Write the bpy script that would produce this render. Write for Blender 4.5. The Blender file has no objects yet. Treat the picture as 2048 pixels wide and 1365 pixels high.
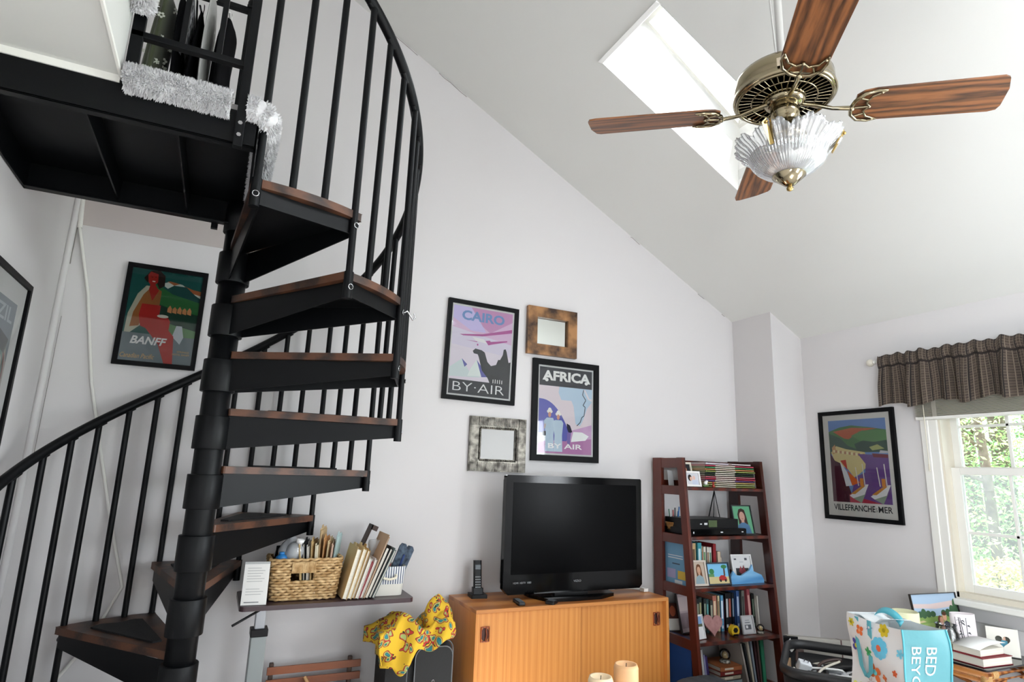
import bpy, math, random
from mathutils import Vector, Matrix
from math import sin, cos, pi, radians as rad
random.seed(7)
S = bpy.context.scene
COL = S.collection

# ---------------------------------------------------------------- camera, world, sun, exposure
cam = bpy.data.objects.new('camera', bpy.data.cameras.new('camera'))
COL.objects.link(cam)
yaw, pit, rol = rad(25.159), rad(12.215), rad(2.057)
fwd0 = Vector((sin(yaw), cos(yaw), 0)); rgt = Vector((cos(yaw), -sin(yaw), 0)); upv = Vector((0, 0, 1))
ff = cos(pit) * fwd0 + sin(pit) * upv; uu = -sin(pit) * fwd0 + cos(pit) * upv
r2 = cos(rol) * rgt + sin(rol) * uu; u2 = -sin(rol) * rgt + cos(rol) * uu
cam.matrix_world = Matrix(((r2.x, u2.x, -ff.x, 0), (r2.y, u2.y, -ff.y, 0), (r2.z, u2.z, -ff.z, 1.36), (0, 0, 0, 1)))
cam.data.sensor_width = 36; cam.data.lens = 36 * 1211.63 / 2048; cam.data.clip_start = .02; cam.data.clip_end = 400
S.camera = cam
w = bpy.data.worlds.new('sky'); S.world = w; w.use_nodes = True
bg = w.node_tree.nodes['Background']; bg.inputs[0].default_value = (.80, .90, 1, 1); bg.inputs[1].default_value = 5.0
sun = bpy.data.objects.new('sun', bpy.data.lights.new('sun', 'SUN')); COL.objects.link(sun)
sun.data.energy = 30; sun.data.angle = rad(.6); sun.data.color = (1, .975, .94)
sun.rotation_euler = Vector((-.27, .13, -1)).to_track_quat('-Z', 'Y').to_euler()
def daylight(name, loc, direction, sx, sy, power, color=(.90, .95, 1)):
    l = bpy.data.lights.new(name, 'AREA'); l.shape = 'RECTANGLE'; l.size = sx; l.size_y = sy; l.energy = power; l.color = color
    o = bpy.data.objects.new(name, l); COL.objects.link(o); o.location = loc
    o.rotation_euler = Vector(direction).to_track_quat('-Z', 'Y').to_euler(); return o
# fill through added openings out of view, plus visible skylight and window
daylight('added_fill_rear', (2.75, -3.40, 1.2), (-.05, 1, .10), 1.6, 2.1, 55)  # added fill from behind the camera, through a made-up glass door
daylight('added_fill_right', (3.90, -.05, 1.45), (-1, .30, .05), 1.5, 1.25, 110)  # added fill from the right, through a made-up side window
daylight('daylight_skylight', (2.28, 2.2, 3.92), (-.35, 0, -1), .75, .46, 24)
daylight('added_fill_overhead', (2.3, -.75, 3.32), (-.35, 0, -1), 1.3, 1.3, 70)  # added fill from above; this second skylight is made up
daylight('added_fill_left', (-.90, -1.6, 1.55), (1, .10, .18), 1.4, 1.3, 205)  # added fill to brighten the right wall; its window is made up
portal = daylight('window_portal', (3.93, 1.72, 1.38), (-1, 0, 0), .84, 1.2, 1); portal.data.cycles.is_portal = True
S.view_settings.view_transform = 'Standard'; S.view_settings.look = 'None'; S.view_settings.gamma = 1
S.view_settings.exposure = 0.10
S.cycles.use_denoising = True; S.cycles.max_bounces = 10; S.cycles.diffuse_bounces = 6; S.cycles.glossy_bounces = 5
S.cycles.transparent_max_bounces = 16; S.cycles.transmission_bounces = 8
S.cycles.sample_clamp_indirect = 6; S.cycles.caustics_reflective = False; S.cycles.caustics_refractive = False

# ---------------------------------------------------------------- materials
def lin(c):
    if isinstance(c, str): c = [int(c[i:i + 2], 16) for i in (0, 2, 4)]
    return tuple(((x / 255) / 12.92 if x / 255 <= .04045 else ((x / 255 + .055) / 1.055) ** 2.4) for x in c) + (1,)
MATS = {}
def mat(name, c='808080', r=.6, metal=0, spec=.5, noise=None, bump=None, coat=0, sheen=0, emit=None):
    """noise=(scale, colour2, detail, stretch xyz); bump=(scale, strength)"""
    if name in MATS: return MATS[name]
    m = bpy.data.materials.new(name); m.use_nodes = True; nt = m.node_tree; n = nt.nodes; b = n['Principled BSDF']
    b.inputs['Base Color'].default_value = lin(c); b.inputs['Roughness'].default_value = r; b.inputs['Metallic'].default_value = metal
    b.inputs['Specular IOR Level'].default_value = spec; b.inputs['Coat Weight'].default_value = coat; b.inputs['Sheen Weight'].default_value = sheen
    m.diffuse_color = lin(c)
    tc = n.new('ShaderNodeTexCoord')
    if noise:
        mp = n.new('ShaderNodeMapping'); mp.inputs['Scale'].default_value = noise[3] if len(noise) > 3 else (1, 1, 1)
        nt.links.new(tc.outputs['Object'], mp.inputs[0])
        t = n.new('ShaderNodeTexNoise'); t.inputs['Scale'].default_value = noise[0]; t.inputs['Detail'].default_value = noise[2] if len(noise) > 2 else 4
        nt.links.new(mp.outputs[0], t.inputs[0])
        cr = n.new('ShaderNodeValToRGB'); cr.color_ramp.elements[0].position = .35; cr.color_ramp.elements[1].position = .65
        cr.color_ramp.elements[0].color = lin(c); cr.color_ramp.elements[1].color = lin(noise[1])
        nt.links.new(t.outputs[0], cr.inputs[0]); nt.links.new(cr.outputs[0], b.inputs['Base Color'])
    if bump:
        t = n.new('ShaderNodeTexNoise'); t.inputs['Scale'].default_value = bump[0]; t.inputs['Detail'].default_value = 3
        nt.links.new(tc.outputs['Object'], t.inputs[0])
        bp = n.new('ShaderNodeBump'); bp.inputs['Strength'].default_value = bump[1]; bp.inputs['Distance'].default_value = .004
        nt.links.new(t.outputs[0], bp.inputs['Height']); nt.links.new(bp.outputs[0], b.inputs['Normal'])
    MATS[name] = m; return m
def wood(name, c1, c2, scale=9, stretch=(.12, 1, 1), r=.4, dist=6, bands='X', coat=0, fine=.5):
    m = bpy.data.materials.new(name); m.use_nodes = True; nt = m.node_tree; n = nt.nodes; b = n['Principled BSDF']; L = nt.links.new
    b.inputs['Roughness'].default_value = r; b.inputs['Coat Weight'].default_value = coat; m.diffuse_color = lin(c1)
    tc = n.new('ShaderNodeTexCoord'); mp = n.new('ShaderNodeMapping'); mp.inputs['Scale'].default_value = stretch; L(tc.outputs['Object'], mp.inputs[0])
    wv = n.new('ShaderNodeTexWave'); wv.bands_direction = bands; wv.inputs['Scale'].default_value = scale; wv.inputs['Distortion'].default_value = dist
    wv.inputs['Detail'].default_value = 3; wv.inputs['Detail Scale'].default_value = 1.2; L(mp.outputs[0], wv.inputs[0])
    ns = n.new('ShaderNodeTexNoise'); ns.inputs['Scale'].default_value = scale * 14; ns.inputs['Detail'].default_value = 3; L(mp.outputs[0], ns.inputs[0])
    mx = n.new('ShaderNodeMath'); mx.operation = 'MULTIPLY_ADD'; L(ns.outputs[0], mx.inputs[0]); mx.inputs[1].default_value = fine; L(wv.outputs[0], mx.inputs[2])
    cr = n.new('ShaderNodeValToRGB'); cr.color_ramp.elements[0].position = .22; cr.color_ramp.elements[1].position = .72
    cr.color_ramp.elements[0].color = lin(c1); cr.color_ramp.elements[1].color = lin(c2)
    dv = n.new('ShaderNodeMath'); dv.operation = 'DIVIDE'; L(mx.outputs[0], dv.inputs[0]); dv.inputs[1].default_value = 1 + fine
    L(dv.outputs[0], cr.inputs[0]); L(cr.outputs[0], b.inputs['Base Color'])
    return m
def glass(name, tint=(1, 1, 1), gloss=.08, rough=.02, haze=0, diffuse=False):
    m = bpy.data.materials.new(name); m.use_nodes = True; nt = m.node_tree; n = nt.nodes; n.remove(n['Principled BSDF']); L = nt.links.new
    out = n['Material Output']; tr = n.new('ShaderNodeBsdfTransparent'); tr.inputs[0].default_value = (*tint, 1)
    gl = n.new('ShaderNodeBsdfGlossy'); gl.inputs['Roughness'].default_value = rough
    fr = n.new('ShaderNodeFresnel'); fr.inputs[0].default_value = 1.45
    mul = n.new('ShaderNodeMath'); mul.operation = 'MULTIPLY'; mul.inputs[1].default_value = gloss / .04; mul.use_clamp = True; L(fr.outputs[0], mul.inputs[0])
    mx = n.new('ShaderNodeMixShader'); L(mul.outputs[0], mx.inputs[0]); L(tr.outputs[0], mx.inputs[1]); L(gl.outputs[0], mx.inputs[2])
    if haze:
        df = n.new('ShaderNodeBsdfDiffuse' if diffuse else 'ShaderNodeBsdfTranslucent'); df.inputs[0].default_value = (.9, .92, .95, 1)
        m2 = n.new('ShaderNodeMixShader'); m2.inputs[0].default_value = haze; L(mx.outputs[0], m2.inputs[1]); L(df.outputs[0], m2.inputs[2]); L(m2.outputs[0], out.inputs[0])
    else: L(mx.outputs[0], out.inputs[0])
    m.diffuse_color = (.8, .85, .9, .3)
    return m
WALL = mat('wall_paint', 'd6d3d3', .9, spec=.2, bump=(60, .04))
CEIL = mat('ceiling_paint', 'dfdfdb', .92, spec=.2, bump=(70, .04))
WHITE = mat('white_trim_paint', 'e4e2dc', .5, spec=.4)
CREAM = mat('cream_vinyl', 'd8d0c0', .5)
BLACK = mat('black_steel_paint', '08090b', .42, spec=.17, bump=(30, .05))
BLACKF = mat('black_frame_wood', '08080a', .45, spec=.12)
TREAD = wood('tread_oak', '22130c', '56331f', 7, (.35, 1, 1), .5, 5, fine=1.0)
MATK = mat('tread_mat_rubber', '0d0d0e', .85, bump=(180, .6))
SHAG = mat('shag_carpet', 'bab8ba', .95, noise=(30, 'd2d1d2', 3), sheen=.3)
OAK = wood('fan_blade_oak', '3e2414', '85532f', 3.4, (.30, 2.8, 1), .42, 13, 'Y', coat=.08, fine=1.3)
TEAK = wood('teak_veneer', 'b87434', 'cb8a46', 4.5, (2.2, 1, .04), .4, 7, 'X', coat=.1, fine=2.2)
TEAKT = wood('teak_top', '9a5a26', 'bd7c3e', 2.2, (.25, 1, 9), .4, 2.5, 'Y', coat=.15, fine=.4)
TEAKD = wood('teak_pull', '6e2f12', '9a4b20', 6, (3, 1, .4), .35, 2, 'X')
CHERRY = wood('cherry_shelf_wood', '32100a', '5b2112', 3, (1, 1, .25), .32, 2.5, 'X', coat=.2, fine=.4)
SLAT = wood('slat_wood', '5a2c18', '8a4d2c', 3, (.25, 1, 1), .4, 3, 'Y')
RATTAN = wood('rattan_cane', '7a4018', 'b5743a', 6, (1, 1, 1), .4, 3)
WENGE = mat('dark_laminate', '38262a', .35)
BRASS = mat('antique_brass', 'a0947a', .12, metal=1)
GOLD = mat('polished_gold_brass', 'b59a60', .22, metal=1)
CHROME = mat('chrome', 'c8c8cc', .16, metal=1)
GREYM = mat('grey_painted_steel', '8a8f8f', .45, metal=.4)
BLKP = mat('black_plastic', '09090b', .4, spec=.25)
BLKG = mat('black_gloss_plastic', '030304', .1, spec=.22)
BLKD = mat('dark_screen', '020203', .22, spec=.06)
WHT = mat('white_paper', 'e9e8e6', .8)
PAGE = mat('page_edges', 'dcd8cd', .85, noise=(2, 'cfcabb', 2, (1, 1, 220)))
GLASS = glass('window_glass', (.97, .985, .98), .05)
SCREEN = glass('insect_screen_mesh', (.80, .82, .84), .01, .4, haze=.06)
PICG = glass('picture_glass', (.97, .97, .97), .05, .03)
SHADEG = glass('ribbed_glass', (.97, .975, .98), .22, .08, haze=.16, diffuse=True)
JARG = glass('jar_glass', (.95, .96, .97), .07, .03)
MIRRORD = mat('mirror_silver_dimmed', 'a6a6a4', .02, metal=1)  # silver darkened to dim its overly bright reflection of the room
MIRROR = mat('mirror_silver', 'd9dcd8', .02, metal=1)

# ---------------------------------------------------------------- mesh builder
class MB:
    def __init__(s, m=None): s.v = []; s.f = []; s.fm = []; s.fs = []; s.mats = []; s.m = m; s.T = Matrix()
    def add(s, vs, fs, m=None, smooth=False):
        m = m or s.m
        if m not in s.mats: s.mats.append(m)
        k = s.mats.index(m); o = len(s.v)
        s.v += [tuple(s.T @ Vector(v)) for v in vs]; s.f += [[i + o for i in f] for f in fs]
        s.fm += [k] * len(fs); s.fs += [smooth] * len(fs); return s
    def box(s, x0, y0, z0, x1, y1, z1, m=None, R=None):
        vs = [Vector((x, y, z)) for x in (x0, x1) for y in (y0, y1) for z in (z0, z1)]
        if R is not None: vs = [R @ v for v in vs]
        return s.add(vs, [(0, 1, 3, 2), (4, 6, 7, 5), (0, 4, 5, 1), (2, 3, 7, 6), (0, 2, 6, 4), (1, 5, 7, 3)], m)
    def cbox(s, c, sz, m=None, R=None):
        c = Vector(c); R = R or Matrix.Identity(3); h = Vector(sz) / 2
        vs = [c + R @ Vector((x * h.x, y * h.y, z * h.z)) for x in (-1, 1) for y in (-1, 1) for z in (-1, 1)]
        return s.add(vs, [(0, 1, 3, 2), (4, 6, 7, 5), (0, 4, 5, 1), (2, 3, 7, 6), (0, 2, 6, 4), (1, 5, 7, 3)], m)
    def prism(s, pts, vec, m=None, smooth=False, caps=True):
        n = len(pts); vec = Vector(vec); vs = [Vector(p) for p in pts] + [Vector(p) + vec for p in pts]
        s.add(vs, [(i, (i + 1) % n, (i + 1) % n + n, i + n) for i in range(n)], m, smooth)
        if caps: s.add(vs, [tuple(range(n))[::-1], tuple(range(n, 2 * n))], m)
        return s
    def lathe(s, prof, c=(0, 0, 0), n=24, m=None, smooth=True, fn=None, cap=True):
        c = Vector(c); vs = []; k = len(prof)
        for i in range(n):
            a = 2 * pi * i / n
            for r, z in prof:
                rr = r * (fn(a, z) if fn else 1); vs.append(c + Vector((rr * cos(a), rr * sin(a), z)))
        fs = [(i * k + j, ((i + 1) % n) * k + j, ((i + 1) % n) * k + j + 1, i * k + j + 1) for i in range(n) for j in range(k - 1)]
        if cap:
            if prof[0][0] > 1e-5: fs.append(tuple(i * k for i in range(n))[::-1])
            if prof[-1][0] > 1e-5: fs.append(tuple(i * k + k - 1 for i in range(n)))
        return s.add(vs, fs, m, smooth)
    def tube(s, path, r, n=10, m=None, closed=False, smooth=True, sq=1.0):
        P = [Vector(p) for p in path]; k = len(P); vs = []
        t0 = (P[1] - P[0]).normalized(); u = t0.orthogonal().normalized()
        if abs(t0.z) < .95: u = t0.cross(Vector((0, 0, 1))).normalized()
        for i, p in enumerate(P):
            if closed: t = (P[(i + 1) % k] - P[i - 1]).normalized()
            else: t = (P[min(i + 1, k - 1)] - P[max(i - 1, 0)]).normalized()
            u = (u - t * u.dot(t)).normalized(); v = t.cross(u)
            rr = r[i] if isinstance(r, (list, tuple)) else r
            vs += [p + u * cos(2 * pi * j / n) * rr + v * sin(2 * pi * j / n) * rr * sq for j in range(n)]
        K = k if closed else k - 1
        fs = [(i * n + j, i * n + (j + 1) % n, ((i + 1) % k) * n + (j + 1) % n, ((i + 1) % k) * n + j) for i in range(K) for j in range(n)]
        s.add(vs, fs, m, smooth)
        if not closed: s.add(vs, [tuple(range(n))[::-1], tuple(range((k - 1) * n, k * n))], m)
        return s
    def grid(s, fn, nu, nv, m=None, smooth=True, thick=0):
        vs = [Vector(fn(i / nu, j / nv)) for i in range(nu + 1) for j in range(nv + 1)]
        return s.add(vs, [(i * (nv + 1) + j, (i + 1) * (nv + 1) + j, (i + 1) * (nv + 1) + j + 1, i * (nv + 1) + j + 1) for i in range(nu) for j in range(nv)], m, smooth)
    def ball(s, c, r, m=None, n=14, sc=(1, 1, 1)):
        k = n // 2; c = Vector(c); prof = [(sin(pi * j / k) * r, -cos(pi * j / k) * r) for j in range(k + 1)]
        vs = []; o = s.T; s.T = o @ Matrix.Translation(c) @ Matrix.Diagonal((*sc, 1)); s.lathe(prof, (0, 0, 0), n, m); s.T = o; return s
    def poly(s, pts, m, y=0):          # flat printed shape in the local X-Z plane, facing -Y
        return s.add([(p[0], y, p[1]) for p in pts], [tuple(range(len(pts)))], m)
    def text(s, body, x, z, w, h, m, y=0, bold=.0, shear=0, rot=0, thick=0):
        cu = bpy.data.curves.new('lettering', 'FONT'); cu.body = body; cu.offset = bold; cu.shear = shear; cu.resolution_u = 3; cu.extrude = 0
        ob = bpy.data.objects.new('lettering', cu); COL.objects.link(ob)
        bpy.context.view_layer.update(); me = ob.evaluated_get(bpy.context.evaluated_depsgraph_get()).to_mesh()
        P = [v.co.copy() for v in me.vertices]; F = [list(p.vertices) for p in me.polygons]
        COL.objects.unlink(ob); bpy.data.objects.remove(ob); bpy.data.curves.remove(cu)
        if not P: return s
        x0 = min(p.x for p in P); x1 = max(p.x for p in P); z0 = min(p.y for p in P); z1 = max(p.y for p in P)
        vs = []
        for p in P:
            a = (p.x - x0) / (x1 - x0 + 1e-9) * w; b = (p.y - z0) / (z1 - z0 + 1e-9) * h
            if rot: a, b = b, -a
            vs.append((x + a, y, z + b))
        return s.add(vs, F, m)
    def build(s, name, parent=None, bevel=0, label=None, cat=None, group=None, kind=None, loc=None, rotz=0, solid=0, sub=0):
        me = bpy.data.meshes.new(name); me.from_pydata(s.v, [], s.f)
        for m in s.mats: me.materials.append(m)
        me.polygons.foreach_set('material_index', s.fm); me.polygons.foreach_set('use_smooth', s.fs); me.update()
        o = bpy.data.objects.new(name, me); COL.objects.link(o)
        if parent: o.parent = parent
        if loc: o.location = loc
        if rotz: o.rotation_euler.z = rotz
        if solid: md = o.modifiers.new('solid', 'SOLIDIFY'); md.thickness = solid; md.offset = 0
        if sub: md = o.modifiers.new('sub', 'SUBSURF'); md.levels = sub; md.render_levels = sub
        if bevel: md = o.modifiers.new('bevel', 'BEVEL'); md.width = bevel; md.segments = 2; md.limit_method = 'ANGLE'; md.angle_limit = rad(40)
        if label: o['label'] = label
        if cat: o['category'] = cat
        if group: o['group'] = group
        if kind: o['kind'] = kind
        return o
def empty(name, label, cat, loc=(0, 0, 0), rotz=0, group=None):
    o = bpy.data.objects.new(name, None); COL.objects.link(o); o.location = loc; o.rotation_euler = (0, 0, rotz); o.empty_display_size = .05
    o['label'] = label; o['category'] = cat
    if group: o['group'] = group
    return o
def clone(o, parent=None, loc=None, rotz=None, label=None):
    c = o.copy(); COL.objects.link(c)
    if parent: c.parent = parent
    if loc is not None: c.location = loc
    if rotz is not None: c.rotation_euler.z = rotz
    if label: c['label'] = label
    for ch in list(o.children): clone(ch, c)
    return c
def RZ(a): return Matrix.Rotation(a, 3, 'Z')
def struct(mb, name, **k): return mb.build(name, kind='structure', **k)

# ---------------------------------------------------------------- room shell
XL, XR, YB, YN = -.771, 3.777, 3.4, -3.3
FLOOR = mat('floor_carpet', 'c2bebb', .95, noise=(160, 'd0ccc9', 3))
struct(MB(FLOOR).box(XL - .15, YN - .15, -.12, XR + .15, YB + .15, 0), 'floor')
def zc(x): return 2.558 - .541 * (x - 3.478)
struct(MB(WALL).prism([(XL, YB, 0), (XR + .15, YB, 0), (XR + .15, YB, zc(XR + .15)), (XL, YB, zc(XL))], (0, .15, 0)), 'wall_back')
lw = MB(WALL)
for a, b, c, d in ((YN - .15, -2.35, 0, 5.0), (-2.35, -.85, 0, .85), (-2.35, -.85, 2.25, 5.0), (-.85, YB + .15, 0, 5.0)): lw.box(XL - .15, a, c, XL, b, d)
struct(lw, 'wall_left')
lw = MB(WHITE)
for a, b in ((-2.35, -2.30), (-.90, -.85), (-1.63, -1.57)): lw.box(XL - .09, a, .85, XL - .03, b, 2.25)
lw.box(XL - .09, -2.30, .85, XL - .03, -.90, .90).box(XL - .09, -2.30, 2.20, XL - .03, -.90, 2.25)
o = struct(lw, 'added_window_left'); MB(GLASS).box(XL - .062, -2.3, .9, XL - .058, -.9, 2.2).build('pane', o)  # unseen window, added so fill reaches the right wall
# right wall: the visible window opening and one added for fill light
mb = MB(WALL); W1 = (1.30, 2.145, .775, 1.97); W2 = (-.85, .75, .8, 2.1)
zt = zc(XR) + .05
for a, b, c, d in ((YN - .15, W2[0], 0, zt), (W2[0], W2[1], 0, W2[2]), (W2[0], W2[1], W2[3], zt), (W2[1], W1[0], 0, zt), (W1[0], W1[1], 0, W1[2]), (W1[0], W1[1], W1[3], zt), (W1[1], YB + .15, 0, zt)):
    mb.box(XR, a, c, XR + .15, b, d)
struct(mb, 'wall_right')
struct(MB(WALL).prism([(3.478, 3.035, 0), (XR, 3.035, 0), (XR, 3.035, zc(XR) + .01), (3.478, 3.035, zc(3.478) + .01)], (0, YB - 3.035, 0)), 'wall_corner')
mb = MB(WALL)
for x0, z0, x1, z1 in ((XL, 0, 1.9, 5.1), (3.6, 0, XR, 3.2), (1.9, 2.3, 3.6, 4.6)): mb.box(x0, YN - .15, z0, x1, YN, z1)
struct(mb, 'wall_front')
# sloped ceiling with the skylight hole
sk = (1.633, 2.60, 1.958, 2.446)
mb = MB(CEIL)
def slab(x0, x1, y0, y1):
    mb.prism([(x0, y0, zc(x0)), (x1, y0, zc(x1)), (x1, y0, zc(x1) + .14), (x0, y0, zc(x0) + .14)], (0, y1 - y0, 0))
slab(XL - .15, sk[0], YN - .15, YB + .15); slab(sk[1], XR + .15, YN - .15, YB + .15); slab(sk[0], sk[1], YN - .15, -1.45); slab(sk[0], sk[1], -.05, sk[2]); slab(sk[0], sk[1], sk[3], YB + .15)
struct(mb, 'ceiling')
tapes = MB(mat('caulk_crack', '8f8a86', .95))
for x0, x1 in ((.62, .85), (1.0, 1.2), (2.52, 2.6), (3.14, 3.2), (3.37, 3.4)):
    tapes.tube([(x0 + (x1 - x0) * t / 5, YB - .002 - .002 * random.random(), zc(x0 + (x1 - x0) * t / 5) - .012 + .006 * random.random()) for t in range(6)], .0016, 5)
struct(tapes, 'trim_1')
# skylight: plastered shaft, frame and pane
SHAFT = mat('skylight_shaft_paint', 'f0efec', .85, spec=.2)
g = (1.92, 2.63, 3.938, 3.457)
A0, A1 = (sk[0], zc(sk[0])), (sk[1], zc(sk[1])); B0, B1 = (g[0], g[2]), (g[1], g[3])
mb = MB(SHAFT)
for y0, y1 in ((sk[2] + .001, sk[2] + .004), (sk[3] - .004, sk[3] - .001)): mb.prism([(A0[0], y0, A0[1]), (A1[0], y0, A1[1]), (B1[0], y0, B1[1]), (B0[0], y0, B0[1])], (0, y1 - y0, 0))
for (a, b, d) in ((A0, B0, -.03), ((A1[0] - .003, A1[1]), B1, -.003)): mb.prism([(a[0], sk[2], a[1]), (b[0], sk[2], b[1]), (b[0] + d, sk[2], b[1]), (a[0] + d, sk[2], a[1])], (0, sk[3] - sk[2], 0))
sh = struct(mb, 'window_2')
mb = MB(WHITE); sl = (B1[1] - B0[1]) / (B1[0] - B0[0])
def sz(x): return B0[1] + sl * (x - B0[0])
for x0, x1, y0, y1 in ((g[0], g[1], 2.425, 2.446), (g[0], g[1], 1.958, 1.975), (g[0], g[0] + .02, 1.975, 2.425), (g[1] - .02, g[1], 1.975, 2.425)):
    mb.prism([(x0, y0, sz(x0)), (x1, y0, sz(x1)), (x1, y0, sz(x1) + .04), (x0, y0, sz(x0) + .04)], (0, y1 - y0, 0))
mb.build('skylight_frame', sh)
MB(GLASS).add([(g[0], 1.97, sz(g[0]) + .03), (g[1], 1.97, sz(g[1]) + .03), (g[1], 2.43, sz(g[1]) + .03), (g[0], 2.43, sz(g[0]) + .03)], [(0, 1, 2, 3)]).build('skylight_pane', sh)
b4 = MB(WHITE); rs = [(sk[0], -1.45), (sk[1], -1.45), (sk[1], -.05), (sk[0], -.05)]
for (xa, ya), (xb, yb) in zip(rs, rs[1:] + rs[:1]): b4.tube([(xa, ya, zc(xa) + .16), (xb, yb, zc(xb) + .16)], .025, 6)
o = struct(b4, 'added_skylight'); MB(GLASS).add([(x, y, zc(x) + .17) for x, y in rs], [(0, 1, 2, 3)]).build('skylight_pane', o)  # unseen second skylight, added to let in fill light and floor bounce
# loft floor over the camera side, its trim line, and low baseboard
LX, LY = -.39, 1.925
struct(MB(mat('loft_soffit_shaded', 'c6c6c2', .9, spec=.2)).box(XL, YN, 2.452, LX, LY, 2.68), 'ceiling_loft')  # ceiling paint darkened: the loft's shade is put into the colour
struct(MB(WHITE).box(XL, LY - .004, 2.43, LX, LY + .012, 2.458).box(LX - .003, YN, 2.446, LX + .004, LY, 2.458), 'trim_2')
struct(MB(WHITE).box(XL, YB - .014, 0, 3.478, YB, .09), 'baseboard_back', bevel=.003)
struct(MB(WHITE).box(XR - .014, -.6, 0, XR, 3.035, .09), 'baseboard_right', bevel=.003)
# peeling corner tape, left rear corner
mb = MB(WALL)
mb.tube([(XL + .012, YB - .012, z) for z in (0, .6, 1.2, 1.8, 2.45, 3.2)], .016, 6)
struct(mb, 'trim_3')
struct(MB(mat('caulk_crack')).tube([(XL + .030 - .003 * random.random(), YB - .008, 2.52 - .033 * i) for i in range(9)], .0022, 5).tube([(XL + .035, YB - .006, 2.0 - .09 * i) for i in range(8)], .0012, 5), 'trim_4')
struct(MB(mat('wall_paint_band', 'bdb4b1', .9, spec=.2)).box(XL + .03, YB - .002, 2.46, .05, YB, 2.62), 'trim_5')  # wall band in a slightly darker, pinkish tone

# window in the right wall: casing, two sashes, sill, screen
wn = bpy.data.objects.new('window_1', None); COL.objects.link(wn); wn['kind'] = 'structure'
y0, y1, z0, z1 = W1; X = XR
mb = MB(WHITE)
for a, b in ((y1, y1 + .045), (y0 - .09, y0)): mb.box(X - .014, a, z0 - .02, X + .0, b, z1 + .09)
mb.box(X - .022, y1 + .045, z0 - .02, X, y1 + .09, z1 + .09).box(X - .014, y0 - .09, z1, X, y1 + .09, z1 + .09)
mb.build('casing', wn, bevel=.004)
MB(WHITE).box(X - .075, y0 - .12, .742, X + .10, y1 + .115, .775).build('sill', wn, bevel=.006)
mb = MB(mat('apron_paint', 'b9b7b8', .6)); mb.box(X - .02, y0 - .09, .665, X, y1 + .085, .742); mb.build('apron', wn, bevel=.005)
MB(CREAM).box(X + .0, y1 - .012, z0, X + .15, y1, z1).box(X, y0, z0, X + .15, y0 + .012, z1).box(X, y0, z1 - .012, X + .15, y1, z1).box(X, y0, z0 - .01, X + .15, y1, z0 + .028).build('jamb', wn)
def sash(name, xa, za, zb, zm, lw, bw, tw, m):
    mb = MB(m)
    for a, b in ((y0 + .012, y0 + .02 + lw), (y1 - .02 - lw, y1 - .012)): mb.box(xa, a, za, xa + .035, b, zb)
    mb.box(xa + .0005, y0 + .02 + lw, za, xa + .0345, y1 - .02 - lw, za + bw).box(xa + .0005, y0 + .02 + lw, zb - tw, xa + .0345, y1 - .02 - lw, zb)
    for y in (1.585, 1.848): mb.box(xa + .012, y - .008, za, xa + .024, y + .008, zb)
    mb.box(xa + .012, y0 + .02, zm - .008, xa + .024, y1 - .02, zm + .008)
    o = mb.build(name, wn, bevel=.002)
    MB(GLASS).box(xa + .016, y0 + .03, za + .01, xa + .019, y1 - .03, zb - .01).build('pane', o)
sash('lower_sash', X + .055, .80, 1.475, 1.118, .038, .042, .04, WHITE)
sash('upper_sash', X + .095, 1.44, 1.95, 1.71, .03, .04, .03, WHITE)
MB(SCREEN).box(X + .140, y0 + .02, .79, X + .1415, y1 - .02, 1.45).build('insect_screen', wn)
# unseen second window and glass door, added as openings for fill lamps
w2 = MB(WHITE)
for a, b, c, d in ((-.85, -.80, .8, 2.1), (.70, .75, .8, 2.1), (-.075, -.025, .8, 2.1)): w2.box(X + .03, a, c, X + .09, b, d)
w2.box(X + .03, -.85, .8, X + .09, .75, .86).box(X + .03, -.85, 2.04, X + .09, .75, 2.1).box(X + .03, -.85, 1.42, X + .09, .75, 1.47)
o = struct(w2, 'added_window_right'); MB(GLASS).box(X + .058, -.80, .86, X + .062, .70, 2.04).build('pane', o)
dr = MB(WHITE)
for a, b in ((1.9, 2.0), (2.70, 2.80), (3.5, 3.6)): dr.box(a, YN - .1, 0, b, YN - .03, 2.3)
dr.box(1.9, YN - .1, 2.2, 3.6, YN - .03, 2.3).box(1.9, YN - .1, 0, 3.6, YN - .03, .12)
o = struct(dr, 'added_door'); MB(GLASS).box(2.0, YN - .066, .12, 3.5, YN - .062, 2.2).build('pane', o)

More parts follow.
